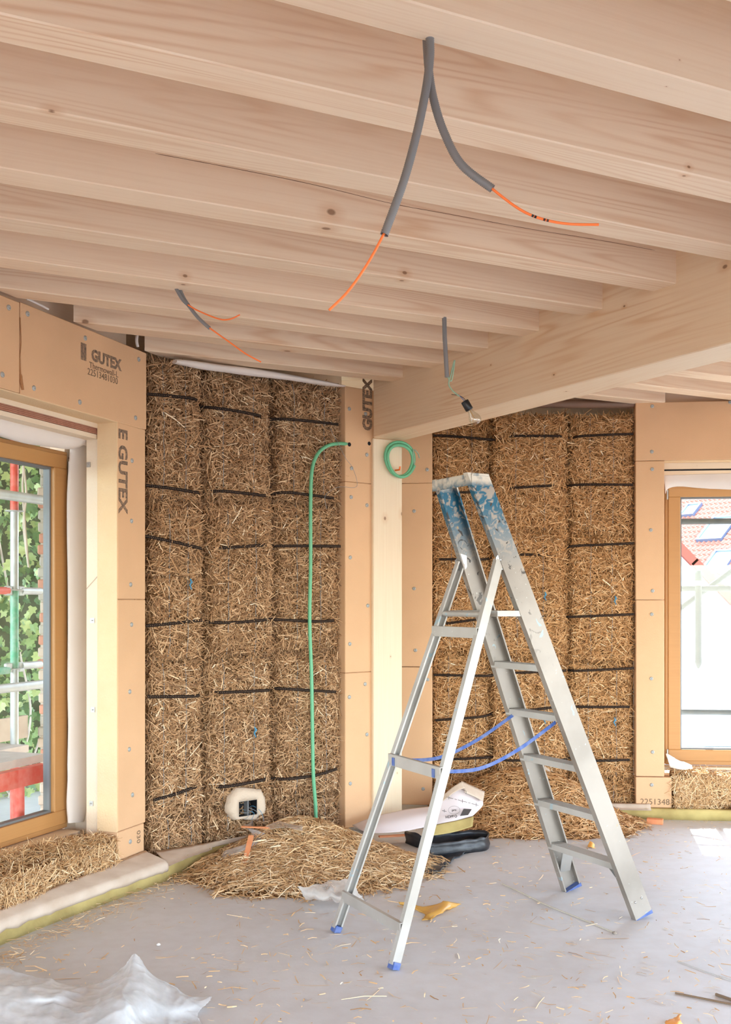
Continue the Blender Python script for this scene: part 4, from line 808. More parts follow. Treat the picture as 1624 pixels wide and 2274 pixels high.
# ---------------------------------------------------------------- fleeces round the windows, top fleece
def tubeish(name, label, path, radii, m, F, cat='membrane', n=14, seed=1.0, flat=1.0):
    """a rolled/folded fleece: wobbly closed section along a path (local coords of F)"""
    p0 = Vector(path[0]); Mo = F @ Matrix.Translation(p0); pp = smooth_path(path, 10); vs = []; k = n; R = [radii[min(int(i/(len(pp)-1)*(len(radii)-1)), len(radii)-2)] for i in range(len(pp))]
    for i, p in enumerate(pp):
        f = i/(len(pp)-1)*(len(radii)-1); a = min(int(f), len(radii)-2); ra = Vector(radii[a]).lerp(Vector(radii[a+1]), f-a)
        t = (pp[min(i+1, len(pp)-1)]-pp[max(i-1, 0)]).normalized(); s = t.cross(Vector((0, 1, 0))).normalized(); b = t.cross(s)
        for j in range(k):
            th = 2*math.pi*j/k; w = 1+.16*noise.noise(Vector((math.cos(th)*1.5+seed, math.sin(th)*1.5, i*.10))); vs.append(p-p0+s*math.cos(th)*ra[0]*w+b*math.sin(th)*ra[1]*w)
    mb = MB(); mb.add(vs, [(i*k+j, i*k+(j+1) % k, (i+1)*k+(j+1) % k, (i+1)*k+j) for i in range(len(pp)-1) for j in range(k)], True); mb.add(vs[:k], [tuple(range(k))[::-1]]); mb.add(vs[-k:], [tuple(range(k))])
    return props(mb.build(name, m, None, Mo), label, cat)
wv = WD-.045
tv = [(lw(x, y, wv)[0], wv, lw(x, y, wv)[1]) for x, y in ((174, 985), (174, 1040), (174, 1100), (175, 1300), (176, 1550), (176, 1700), (172, 1775), (168, 1826))]
tubeish('window_fleece', 'white fleece strip hanging down the right jamb of the left window', tv, [(.07, .03), (.085, .02), (.095, .02), (.102, .02), (.104, .02), (.104, .02), (.09, .02), (.07, .018)], M_FLEECE, LW)
wh = WD-.12
th_ = [(lw(x, y, wh)[0], wh, lw(x, y, wh)[1]) for x, y in ((-260, 860), (-100, 910), (0, 945), (80, 966), (150, 978), (180, 975), (192, 978))]
tubeish('window_fleece', 'white fleece rolled along the head of the left window', th_, [(.045, .05), (.05, .05), (.055, .05), (.055, .05), (.05, .045), (.035, .04), (.03, .03)], M_FLEECE, LW, seed=4)
c = [[(wx0+.0, .06, zt-.10), (wx0+.12, .05, zt-.10), (wx0+.6, .05, zt-.09), (wx1, .05, zt-.09)], [(wx0+.01, .05, zt-.16), (wx0+.12, .04, zt-.15), (wx0+.6, .035, zt-.155), (wx1, .04, zt-.15)], [(wx0+.02, .07, zt-.235), (wx0+.10, .06, zt-.185), (wx0+.6, .05, zt-.215), (wx1, .05, zt-.21)]]
Mo = RW @ Matrix.Translation(c[0][0])
def localnet(c): o0 = Vector(c[0][0]); return [[Vector(p)-o0 for p in r] for r in c]
vs, fs = net(localnet(c), 24, 12, crumple=.004, freq=6); mb = MB(); mb.add(vs, fs, True); o = mb.build('window_fleece', M_FLEECE, None, Mo); o.modifiers.new('t', 'SOLIDIFY').thickness = .0015
props(o, 'white fleece hanging from the head of the right window', 'membrane')
c = [[(wx0+.02, .06, rz0+.10), (wx0+.03, .03, rz0+.05), (wx0+.04, .02, rz0+.0)], [(wx0+.1, .1, rz0+.055), (wx0+.1, .05, rz0+.05), (wx0+.1, .0, rz0-.005)], [(wx0+.2, .12, rz0+.015), (wx0+.2, .06, rz0+.01), (wx0+.2, .02, rz0-.0)]]
Mo = RW @ Matrix.Translation(c[0][0]); vs, fs = net(localnet(c), 12, 12, crumple=.01, freq=14); mb = MB(); mb.add(vs, fs, True); o = mb.build('window_fleece', M_FLEECE, None, Mo); o.modifiers.new('t', 'SOLIDIFY').thickness = .0015
props(o, 'crumpled end of white fleece on the sill of the right window', 'membrane')
tp = [(lb(x, y, -.02)[0], -.02, lb(x, y, -.02)[1]) for x, y in ((388, 803), (450, 812), (540, 824), (640, 838), (720, 851), (765, 858))]
tubeish('top_fleece', 'white fleece edge lying along the top of the left straw wall', tp, [(.012, .03), (.022, .03), (.022, .03), (.018, .03), (.014, .03), (.005, .02)], M_FLEECE, LB)
up_ = [(rw(x, 897, .05)[0], .05, rw(x, 897, .05)[1]) for x in (1180, 1300, 1409)]
tubeish('top_fleece', 'dull brown sheet edge above the right straw wall', up_, [(.03, .03), (.032, .03), (.03, .03)], mat('brown_sheet', (130, 98, 78), .5), RW)

# ---------------------------------------------------------------- foam edge strips with fleece
def fstrip(name, label, front, backp, h, over, Mo, fleece=True):
    """front/back: floor polylines (world). yellow upright foam, fleece folded over the top"""
    o0 = front[0].copy(); M = Matrix.Translation(o0); o = props(empty(name, M), label, 'edge strip'); fr = smooth_path(front, 8); bk = smooth_path(backp, 8); mb = MB(); vs = []
    for i, (f, b) in enumerate(zip(fr, bk)):
        n = (b-f).normalized(); wv_ = .006*noise.noise(Vector((i*.35, 1, 1)))
        vs += [f-o0, f-o0+Vector((0, 0, h-.012+wv_)), f-o0+n*.008+Vector((0, 0, h+wv_)), b-o0+Vector((0, 0, h)), b-o0]
    k = 5; mb.add(vs, [(i*k+j, (i+1)*k+j, (i+1)*k+(j+1) % k, i*k+(j+1) % k) for i in range(len(fr)-1) for j in range(k)], True); mb.add(vs[:k], [tuple(range(k))]); mb.add(vs[-k:], [tuple(range(k))[::-1]])
    mb.build('foam_strip', M_FOAM, o, M)
    for (i0, i1, drop) in over:
        mb = MB(); vs = []
        for i in range(i0, min(i1, len(fr)-1)+1):
            f, b = fr[i], bk[i]; n = (b-f).normalized(); q = noise.noise(Vector((i*.5, 3, 2))); d = drop*(1+.35*q)
            vs += [b-o0+Vector((0, 0, h+.03)), b-o0-n*.03+Vector((0, 0, h+.022+.005*q)), f-o0+n*.02+Vector((0, 0, h+.008)), f-o0-n*.010+Vector((0, 0, h-.008)), f-o0-n*.014+Vector((0, 0, h-d*.6)), f-o0-n*.006+Vector((0, 0, h-d))]
        k = 6; m = len(vs)//k; mb.add(vs, [(i*k+j, i*k+j+1, (i+1)*k+j+1, (i+1)*k+j) for i in range(m-1) for j in range(k-1)], True); x = mb.build('fleece_cover', M_FLEECE2, o, M); s = x.modifiers.new('t', 'SOLIDIFY'); s.thickness = .002
    return o
fr = [FL(-330, 2240), FL(-150, 2165), FL(0, 2100), FL(100, 2058), FL(200, 2020), FL(322, 1974), FL(372, 1956)]
bk = [LW @ Vector((lw(x, 1340)[0], -.004, 0)) for x in (-330, -150, 0, 100, 200, 300, 322)]
fstrip('edge_strip', 'yellow foam strip with dusty white fleece below the left window', fr, bk, .105, [(0, 48, .05)], None)
fr = [FL(372, 1956), FL(410, 1938), FL(445, 1925), FL(500, 1908), FL(600, 1890)]; bk = [LB @ Vector((lb(x, 1340)[0], -.004, 0)) for x in (345, 390, 445, 520, 620)]
fstrip('edge_strip', 'short yellow foam strip at the foot of the left straw wall', fr, bk, .09, [(0, 32, .012)], None)
fr = [RW @ Vector((u, -.06, 0)) for u in (-.25, 0, .3, .8, 1.4, 3)]; bk = [RW @ Vector((u, -.004, 0)) for u in (-.25, 0, .3, .8, 1.4, 3)]
fstrip('edge_strip', 'yellow foam strip along the foot of the right wall', fr, bk, .075, [(2, 11, .008), (22, 40, .012)], None)

# ---------------------------------------------------------------- things on the floor
def ribbon(path, hgt, m, name, label, cat, thick=.004):
    o0 = Vector(path[0][:3]) if len(path[0]) == 3 else Vector(path[0]); pp = smooth_path([Vector(p) for p in path], 8); vs = []
    for i, p in enumerate(pp):
        t = (pp[min(i+1, len(pp)-1)]-pp[max(i-1, 0)]); t.z = 0; t.normalize(); n = Vector((-t.y, t.x, 0)); w = .02*noise.noise(Vector((i*.25, 2, 7))); hh = hgt*(1+.15*noise.noise(Vector((i*.3, 5, 1))))
        for j in range(5): vs.append(p-o0+Vector((0, 0, hh*j/4))+n*(w*j/4+.006*math.sin(j*1.6)))
    mb = MB(); mb.add(vs, [(i*5+j, (i+1)*5+j, (i+1)*5+j+1, i*5+j+1) for i in range(len(pp)-1) for j in range(4)], True); o = mb.build(name, m, None, Matrix.Translation(o0)); s = o.modifiers.new('t', 'SOLIDIFY'); s.thickness = thick
    return props(o, label, cat)
# black rubber sheet remnant
rp_ = [FL(900, 1872), FL(935, 1884), FL(965, 1878), FL(1010, 1876), FL(1060, 1872), FL(1084, 1876), FL(1080, 1888), FL(1050, 1893), FL(1000, 1900), FL(955, 1904)]
ribbon(rp_, .085, M_RUBBER, 'rubber_strip', 'black rubber strip curled on edge behind the ladder legs', 'rubber strip')
def floor_sheet(name, label, cat, grid, m, cr, fr_, seed, nu=20, nv=14, thick=.001, zmin=.002, ridge=0.0):
    c = [[FL(x, y, z) for (x, y, z) in r] for r in grid]; o0 = FL(*grid[0][0][:2]); o0.z = 0; c = [[p-o0 for p in r] for r in c]; vs, fs = net(c, nu, nv, crumple=cr, freq=fr_, seed=seed, edge=.003, ridge=ridge)
    for v in vs: v.z = max(v.z, zmin)
    mb = MB(); mb.add(vs, fs, True); o = mb.build(name, m, None, Matrix.Translation(o0)); s = o.modifiers.new('t', 'SOLIDIFY'); s.thickness = thick; return props(o, label, cat)
floor_sheet('rubber_sheet', 'torn piece of black rubber lying flat in the straw behind the ladder', 'rubber sheet', [[(880, 1908, .02), (930, 1900, .02), (1000, 1893, .01), (1060, 1884, .01)], [(900, 1912, .03), (940, 1915, .03), (985, 1910, .02), (1030, 1898, .005)], [(935, 1935, .015), (955, 1940, .02), (985, 1930, .02), (990, 1915, .005)]], M_RUBBER, .02, 12, 3, thick=.003)
# clear film scraps
floor_sheet('film_scrap', 'crumpled clear film leaning against the front of the left straw heap', 'plastic film', [[(665, 1975, .10), (715, 1962, .12), (770, 1955, .13), (792, 1975, .09)], [(680, 1990, .06), (720, 1998, .06), (770, 2000, .06), (805, 1995, .04)], [(690, 1996, .0), (725, 2002, .0), (775, 1998, .0), (818, 1996, .0)]], M_FILM, .02, 9, 2, 40, 30, ridge=.02)
floor_sheet('film_scrap', 'clear film scrap over the upright lath on the left straw heap', 'plastic film', [[(560, 1822, .2), (545, 1835, .21), (575, 1845, .22)], [(555, 1870, .17), (570, 1870, .17), (592, 1860, .18)], [(490, 1895, .10), (520, 1905, .10), (575, 1895, .10)], [(520, 1935, .03), (530, 1942, .03), (545, 1938, .04)]], M_FILM, .015, 9, 5)
floor_sheet('film_scrap', 'flat torn film on the crest of the left straw heap', 'plastic film', [[(590, 1835, .24), (620, 1825, .25), (675, 1836, .24)], [(600, 1842, .24), (640, 1838, .25), (670, 1845, .24)]], M_FILM, .01, 9, 7, 10, 6)
floor_sheet('plastic_sheet', 'large milky plastic sheet crumpled on the floor at the lower left', 'plastic sheet',
    [[(-120, 2125, .10), (0, 2148, .10), (110, 2178, .09), (205, 2188, .06), (270, 2150, .10), (300, 2120, .15), (325, 2150, .10), (352, 2176, .06)],
     [(-120, 2190, .16), (0, 2200, .14), (110, 2210, .12), (200, 2205, .08), (270, 2185, .11), (310, 2165, .12), (370, 2190, .05), (420, 2216, .02)],
     [(-120, 2250, .15), (0, 2240, .13), (110, 2235, .10), (200, 2240, .10), (270, 2232, .12), (330, 2220, .08), (400, 2235, .03), (472, 2215, .035)],
     [(-120, 2330, .10), (0, 2310, .10), (110, 2300, .08), (200, 2300, .08), (270, 2290, .08), (330, 2270, .04), (400, 2262, .01), (440, 2258, .005)],
     [(-120, 2420, .02), (0, 2400, .02), (110, 2390, .02), (200, 2380, .02), (270, 2360, .02), (330, 2340, .02), (420, 2320, .005), (470, 2300, .005)]], M_SHEET, .008, 4, 1, 160, 110, thick=.0006, ridge=.011)
floor_sheet('foil_scrap', 'torn yellow plastic foil on the floor between the ladder legs', 'plastic foil', [[(882, 2003, .012), (930, 2010, .02), (985, 2003, .035), (1025, 2012, .004)], [(890, 2012, .0), (940, 2022, .01), (975, 2030, .01), (1000, 2018, .0)], [(900, 2014, .0), (940, 2030, .0), (945, 2048, .0), (985, 2022, .0)]], M_YFOIL, .018, 16, 4)
floor_sheet('orange_peel', 'curled piece of orange peel at the right edge of the floor', 'orange peel', [[(1478, 2268, .0), (1495, 2262, .015), (1510, 2252, .02)], [(1478, 2276, .0), (1498, 2275, .012), (1512, 2268, .02)], [(1480, 2284, .0), (1500, 2286, .0), (1520, 2280, .0)]], mat('orange_rind', (250, 176, 96), .5, bump=(200, .3)), .01, 30, 2, 10, 8, thick=.003)
floor_sheet('orange_peel', 'small orange scrap in front of the right straw heap', 'orange peel', [[(1306, 1876, .0), (1313, 1868, .03), (1322, 1876, .01)], [(1306, 1882, .0), (1314, 1880, .012), (1322, 1884, .0)]], mat('orange_rind_b', (250, 186, 100), .5), .006, 30, 2, 8, 6, thick=.003)
# laths and blocks
def lath(a, b, w, h, m, label, cat='lath', name='wood_lath'):
    a = Vector(a); b = Vector(b); mb = MB(); mb.beam(Vector((0, 0, 0)), b-a, w, h); return props(mb.build(name, m, None, Matrix.Translation(a)), label, cat)
lath(FL(541, 1928, .075), FL(558, 1856, .20), .03, .008, M_LATH, 'orange wooden lath standing up in the left straw heap')
lath(FL(538, 1836, .215), FL(596, 1838, .235), .02, .008, M_LATH, 'orange lath lying level behind the left straw heap crest')
lath(FL(842, 1858, .045), FL(930, 1853, .045), .03, .01, M_LATH, 'orange lath on the straw in front of the printed fleece')
a = FL(1455, 1829); mb = MB(); mb.box(-.055, .055, -.03, .03, 0, .035, Matrix.Rotation(-.35, 4, 'Z'), bev=.002); props(mb.build('wood_block', M_LATH, None, Matrix.Translation(a)), 'small orange wooden block on the floor before the right foam strip', 'block')
# rods and string
lath(FL(1500, 2205, .004), FL(1640, 2233, .004), .006, .006, M_PRINTG, 'thin dark rod at the lower right of the floor', 'rod', 'thin_rod')
lath(FL(1590, 2208, .006), FL(1660, 2232, .006), .009, .009, M_PRINTG, 'thicker short rod beside the thin rod, lower right', 'rod', 'thick_rod')
sp = [FL(1115, 1962, .003), FL(1160, 1983, .003), FL(1215, 2010, .003), FL(1290, 2040, .003), FL(1362, 2070, .003)]
props(MB().tube([p-sp[0] for p in smooth_path(sp, 5)], .0022, 5).build('string', mat('pale_string', (206, 200, 178), .8), None, Matrix.Translation(sp[0])), 'pale string lying on the floor between the ladder frames', 'string')
sp = [FL(1505, 2133, .003), FL(1560, 2155, .003), FL(1640, 2182, .003)]
props(MB().tube([p-sp[0] for p in smooth_path(sp, 5)], .0015, 5).build('string', mat('grey_string', (186, 186, 180), .8), None, Matrix.Translation(sp[0])), 'thin string on the bare floor at the lower right', 'string')
def pebble(x, y, r, m, label):
    a = FL(x, y); bmv = MB(); bmv.lathe([(.0001, r*1.0), (r*.6, r*.85), (r, r*.4), (r*.9, r*.1), (r*.5, 0), (.0001, 0)], 9); bmv.v = [tuple(Vector(v)*(1+.2*noise.noise(Vector(v)*90))) for v in bmv.v]; props(bmv.build('pebble', m, None, Matrix.Translation(a)), label, 'pebble')
pebble(1366, 2074, .012, mat('clod', (150, 138, 126), .9), 'small brown clod at the end of the pale string'); pebble(352, 2099, .010, mat('chip', (226, 224, 220), .9), 'white mortar chip on the open floor left of the ladder')

# printed fleece folded up beside the post, over yellow foam
Yf = 6.62
def pw(x, y, Y): return P(x, y, Y)
o0 = FL(820, 1858); Mf = Matrix.Translation(o0); pf_ = props(empty('folded_fleece', Mf), 'white printed fleece folded over foam at the foot of the post', 'membrane')
def nets(c, name, m, cr=.004, nu=24, nv=12):
    vs, fs = net([[p-o0 for p in r] for r in c], nu, nv, crumple=cr, freq=6); mb = MB(); mb.add(vs, fs, True); o = mb.build(name, m, pf_, Mf); s = o.modifiers.new('t', 'SOLIDIFY'); s.thickness = .002; return o
c = [[pw(782, 1832, 6.75), pw(835, 1812, 6.75), pw(900, 1798, 6.75), pw(955, 1790, 6.72)], [pw(800, 1842, 6.62), pw(840, 1830, 6.62), pw(900, 1818, 6.62), pw(955, 1808, 6.6)], [pw(815, 1848, 6.58), pw(850, 1850, 6.56), pw(905, 1845, 6.56), pw(952, 1835, 6.56)]]
M_FLW = mat('white_printed_fleece', (224, 214, 216), .85, bump=(500, .2)); nets(c, 'fleece_roll', M_FLW)
c = [[pw(945, 1800, 6.74), pw(985, 1768, 6.76), pw(1030, 1748, 6.78), pw(1072, 1776, 6.84)], [pw(948, 1815, 6.68), pw(985, 1795, 6.7), pw(1025, 1785, 6.72), pw(1072, 1790, 6.78)], [pw(955, 1838, 6.6), pw(985, 1828, 6.62), pw(1015, 1822, 6.64), pw(1050, 1812, 6.7)]]
fa = nets(c, 'fleece_face', M_FLW, .001)
c = [[pw(975, 1775, 6.74), pw(1005, 1748, 6.76), pw(1027, 1735, 6.78)], [pw(985, 1778, 6.70), pw(1012, 1758, 6.73), pw(1033, 1750, 6.75)]]; nets(c, 'fleece_fold', M_FLEECE2, .002, 8, 4)
c = [[pw(1025, 1734, 6.80), pw(1050, 1745, 6.84), pw(1077, 1758, 6.88)], [pw(1033, 1760, 6.72), pw(1052, 1768, 6.74), pw(1074, 1780, 6.78)]]; nets(c, 'fleece_fold', M_FLEECE2, .002, 8, 4)
c = [[pw(955, 1834, 6.60), pw(985, 1828, 6.61), pw(1015, 1822, 6.63), pw(1052, 1812, 6.68)], [pw(955, 1856, 6.54), pw(985, 1852, 6.55), pw(1015, 1846, 6.57), pw(1050, 1835, 6.6)]]; nets(c, 'foam_pad', M_FOAM, .002, 12, 6)
def onface(a, b, w_=.0018, h_=None):
    return a
# printing on the face: dashes, crosses, a round mark and a dark label
def mark(pts, r=.0016):
    MB().tube([pw(x, y, Y)-o0 for x, y, Y in pts], r, 4).build('printed_mark', M_PRINT, pf_, Mf)
Yd = lambda y: 6.655+(1800-y)*.0012
for k in range(9):
    if k in (0, 4, 8): x = 997+k*7.6; y = 1771+k*2.0; mark([(x-5, y-1, Yd(y)), (x+5, y+1.5, Yd(y))]); mark([(x, y-4, Yd(y)), (x, y+4, Yd(y))])
    else: x = 997+k*7.6; y = 1771+k*2.0; mark([(x-2.5, y-.7, Yd(y)), (x+2.5, y+.7, Yd(y))])
mark([(1025, 1753, 6.70), (1036, 1757, 6.70), (1035, 1763, 6.695)], .002)
mark([(982, 1800, 6.63), (992, 1802, 6.63)]); mark([(987, 1797, 6.63), (987, 1804, 6.63)])
mark([(1009+13*math.cos(t/16*2*math.pi), 1799+9*math.sin(t/16*2*math.pi), 6.635) for t in range(17)], .0008)
def ptext(body, x, y, Y, size, rot):
    c_ = bpy.data.curves.new('printed_lettering', 'FONT'); c_.body = body; c_.size = size; c_.extrude = .0003; c_.align_x = 'CENTER'; c_.offset = .0008; c_.materials.append(M_PRINT)
    t = bpy.data.objects.new('tmp', c_); me = bpy.data.meshes.new_from_object(t); bpy.data.objects.remove(t)
    link('printed_lettering', me, pf_, Matrix.Translation(pw(x, y, Y)) @ Matrix.Rotation(math.radians(68), 4, 'X') @ Matrix.Rotation(rot, 4, 'Z'))
ptext('pro', 1009, 1801, 6.625, .02, .1); ptext('HDPRO', 1003, 1816, 6.60, .022, .1)
v4 = [pw(1022, 1812, 6.625), pw(1040, 1810, 6.64), pw(1048, 1797, 6.66), pw(1030, 1796, 6.645)]; MB().add([p-o0 for p in v4]+[p-o0+Vector((0, .002, 0)) for p in v4], [(0, 1, 2, 3), (7, 6, 5, 4), (0, 4, 5, 1), (1, 5, 6, 2), (2, 6, 7, 3), (3, 7, 4, 0)]).build('printed_label', M_PRINT, pf_, Mf)

# ---------------------------------------------------------------- outside left: scaffold, ivy, brick pier
M_GALV = mat('galvanised_tube', (205, 208, 210), .45, .35, var=(14, .6, (176, 178, 180))); M_REDP = mat('red_paint', (232, 84, 72), .5, var=(26, .5, (240, 150, 140))); M_GRNP = mat('green_paint', (92, 178, 142), .5, var=(22, .6, (190, 205, 198)))
M_PLANK = mat('weathered_plank', (214, 204, 198), .8, var=(9, .6, (184, 170, 164)))
sc0 = P(32, 1340, 6.5); Msc = frame(Vector((sc0.x, sc0.y, -3)), DW); sc1 = props(empty('scaffold', Msc), 'scaffold outside the left window with red and green painted tubes', 'scaffold')
def zpx(y, Y=6.5): return H-(y-HOR)/F_PX*Y+3
for (ya, yb, m) in ((700, 1135, M_REDP), (1135, 1312, M_GALV), (1312, 1485, M_GRNP), (1485, 1700, M_GALV), (1700, 2350, M_REDP)): MB().tube([(0, 0, zpx(yb)), (0, 0, zpx(ya))], .0255, 14).build('upright_tube', m, sc1, Msc)
for y in (1135, 1310, 1485): MB().lathe([(.026, -.003), (.055, -.003), (.058, 0), (.055, .003), (.026, .003)], 18, Matrix.Translation((0, 0, zpx(y)))).build('rosette', M_GALV, sc1, Msc)
def htube(y, r, m, a=-2.6, b=.25, w=0.0): MB().tube([(a, w, zpx(y)), (b, w, zpx(y))], r, 12).build('ledger_tube', m, sc1, Msc)
htube(1110, .03, M_GALV, w=-.15); htube(1312, .024, M_GALV, .06, .25); htube(1312, .024, M_REDP, -2.6, -.06); htube(1480, .024, M_GALV, .06); htube(1487, .024, M_GRNP, -2.6, -.06); htube(1520, .028, M_GALV, w=-.15)
for y in (1312, 1482):
    for s in (-1, 1): MB().box(s*.03, s*.085, -.014, .014, zpx(y)-.03, zpx(y)+.03, bev=.006).build('wedge_head', M_GALV, sc1, Msc)
zd = zpx(1668); MB().box(-2.6, -.28, -.45, -.12, zd, zd+.045).build('deck_plank', M_PLANK, sc1, Msc); MB().box(-2.6, .0, -.11, .25, zd, zd+.045).build('deck_plank', M_PLANK, sc1, Msc)
MB().box(-2.6, -.34, -.52, -.46, zd-.10, zd+.0).build('deck_beam', M_REDP, sc1, Msc)
MB().box(-2.6, .45, .26, .29, zd+.02, zd+.17).build('toe_board', M_PLANK, sc1, Msc)
MB().tube([(-.55, -.49, zd-.1), (-.55, -.49, 0)], .028, 12).build('deck_leg', M_REDP, sc1, Msc)
MB().tube([(-2.2, .0, 0), (-2.2, .0, 5.8)], .0255, 12).build('upright_tube', M_GALV, sc1, Msc)
# ropes
rp0 = P(52, 1000, 6.9); props(MB().tube(smooth_path([(0, 0, .4), (.0, 0, -.1), (-.005, 0, -.25), (.01, 0, -.5), (.03, 0, -.75)], 5), .008, 7).tube(smooth_path([(.0, 0, -.1), (.02, .0, -.3), (.0, 0, -.5), (.035, 0, -.78)], 5), .007, 7).build('knotted_rope', mat('pale_rope', (214, 202, 190), .8), None, Matrix.Translation(rp0)), 'pale knotted rope hanging outside behind the scaffold', 'rope')
# ivy
iv0 = P(20, 1340, 8.3); dI = Vector((.75, .66, 0)).normalized(); Mi = frame(Vector((iv0.x, iv0.y, -3)), dI)
ivy = props(empty('ivy', Mi), 'sunlit green ivy climbing a wall outside the left window', 'ivy'); M_LEAF = [mat('leaf_%d' % i, c_, .4, var=(40, .4, c2)) for i, (c_, c2) in enumerate((((132, 164, 104), (160, 186, 124)), ((92, 128, 84), (122, 152, 100)), ((180, 200, 136), (200, 214, 160))))]
for m in M_LEAF: m.node_tree.nodes['Principled BSDF'].inputs['Specular IOR Level'].default_value = .5
MB().box(-4, 4, .35, .6, -1, 7).build('backing_wall', mat('old_wall', (88, 100, 76), .9), ivy, Mi)
def leafmesh(sz):
    o = [(0, 0), (.28, -.12), (.5, .12), (.34, .32), (.46, .6), (.2, .62), (0, 1), (-.2, .62), (-.46, .6), (-.34, .32), (-.5, .12), (-.28, -.12)]
    vs = [(0, 0, .3)]+[(x, .12*abs(x)-.03, y) for x, y in o]; return [(a*sz, b*sz, c_*sz) for a, b, c_ in vs], [(0, i, i % 12+1) for i in range(1, 13)]
leaf_me = []
for m in M_LEAF:
    me = bpy.data.meshes.new('leaf'); v, f = leafmesh(1); me.from_pydata(v, [], f); me.materials.append(m); me.update(); leaf_me.append(me)
for i in range(300):
    px_, py_ = random.uniform(-30, 88), random.uniform(1005, 1840); u, z = onp(Mi, px_, py_, random.uniform(-.1, .05)); sz = random.uniform(.055, .10)
    R = Matrix.Translation((u, random.uniform(-.12, .12), z+0)) @ Matrix.Rotation(random.uniform(-.9, .9), 4, 'Z') @ Matrix.Rotation(random.uniform(-.9, .5), 4, 'X') @ Matrix.Rotation(random.uniform(2.2, 4.1), 4, 'Y') @ Matrix.Scale(sz, 4)
    o = bpy.data.objects.new('leaf', random.choice(leaf_me)); COL.objects.link(o); o.parent = ivy; o.matrix_basis = R
mbL = [MB(), MB(), MB()]; lv, lf = leafmesh(1)
for i in range(8500):
    sz = random.uniform(.055, .10); R = Matrix.Translation((random.uniform(-3.8, 3.8), random.uniform(.06, .34), random.uniform(-.5, 6.6))) @ Matrix.Rotation(random.uniform(-1, 1), 4, 'Z') @ Matrix.Rotation(random.uniform(-.9, .5), 4, 'X') @ Matrix.Rotation(random.uniform(2, 4.3), 4, 'Y') @ Matrix.Scale(sz, 4); mbL[i % 3].add([R @ Vector(q) for q in lv], lf)
for m, q in zip(M_LEAF, mbL): props(q.build('leaf_mass', m, ivy, Mi), kind='stuff')
for k in range(6):
    u = -.5+k*.25; MB().tube(smooth_path([(u+random.uniform(-.3, .3), -.02+random.uniform(-.1, .05), z) for z in (2.2, 2.9, 3.6, 4.2, 5.2)], 6), .009, 6).build('stem', M_PLANK, ivy, Mi)
# brick pier: exterior reveal of our own wall, bricks one by one
px0 = P(93, 1340, 7.0); Mpr = frame(Vector((px0.x, px0.y, -.6)), Vector((1, .1, 0))); M_MORT = mat('mortar', (198, 190, 180), .95, bump=(60, .6)); M_BR = [mat('brick_a', (206, 190, 176), .9, bump=(40, .8)), mat('brick_b', (204, 150, 130), .9, bump=(40, .8)), mat('brick_c', (188, 182, 172), .9, bump=(40, .8))]
mb = MB(); mb.box(-.012, .16, .012, .3, 0, 4.3); pier = props(mb.build('brick_pier', M_MORT, None, Mpr), 'narrow weathered brick pier seen at the right edge of the left window glass', 'pier')
bx = []
for m in M_BR:
    q = MB(); q.box(-.12, .12, -.06, .06, -.032, .032, bev=.008); me_o = q.build('brick', m, pier, Mpr); bx.append(me_o)
zz = .05; i = 0
for i in range(54):
    src = bx[random.choice((0, 0, 2, 2, 1))]; o = bx[i] if i < 3 else bpy.data.objects.new('brick', src.data)
    if i >= 3: COL.objects.link(o); o.parent = pier
    o.matrix_basis = Matrix.Translation((.1+random.uniform(-.012, .01), .06, .05+i*.077)) @ Matrix.Rotation(random.uniform(-.04, .04), 4, 'Y')

# ---------------------------------------------------------------- outside right: scaffold and neighbouring house
M_SC = mat('dull_galvanised', (72, 78, 82), .7, var=(14, .6, (92, 96, 98))); Yr = 8.35; r0 = P(1548, 1340, Yr); Mr = frame(Vector((r0.x, r0.y, -3)), RWd); sc2 = props(empty('scaffold', Mr), 'galvanised scaffold tubes outside the right window', 'scaffold')
def zr(y): return H-(y-HOR)/F_PX*Yr+3
ctr_u = lambda x: (x-1548)/F_PX*Yr*1.04
for y in (1158, 1307, 1581): MB().tube([(-1.2, 0, zr(y)), (3.2, 0, zr(y))], .0245, 12).build('ledger_tube', M_SC, sc2, Mr)
MB().tube([(0, -.06, zr(1465)), (0, -.06, zr(1300))], .026, 12).build('brace_tube', M_SC, sc2, Mr)
MB().lathe([(.0001, -.07), (.012, -.06), (.03, -.02), (.03, .0)], 12, Matrix.Translation((0, -.06, zr(1465)))).build('tube_end', M_SC, sc2, Mr); MB().lathe([(.03, .0), (.03, .05), (.02, .08), (.0001, .085)], 12, Matrix.Translation((0, -.06, zr(1290)))).build('tube_end', M_SC, sc2, Mr)
MB().tube([(ctr_u(1490), .06, zr(1372)), (ctr_u(1640), .06, zr(1255)), (ctr_u(1900), .06, zr(1060))], .022, 12).build('diagonal_brace', M_SC, sc2, Mr)
for u in (-1.1, 3.0): MB().tube([(u, .03, 0), (u, .03, 6.4)], .0255, 12).build('upright_tube', M_SC, sc2, Mr)
for wa, wb, zz_ in ((.60, 1.15, 6.02), (-.45, .36, 6.02)): MB().box(-1.6, 4.5, wa, wb, zz_, zz_+.05).build('deck_plank', M_PLANK, sc2, Mr)  # unseen planks, placed to shade the floor around the sun patches
for u in (-1.1, 3.0): MB().tube([(u, -.5, 6.0), (u, 1.2, 6.0)], .024, 12).build('transom_tube', M_SC, sc2, Mr); MB().tube([(u, 1.1, 0), (u, 1.1, 6.4)], .0255, 12).build('upright_tube', M_SC, sc2, Mr)
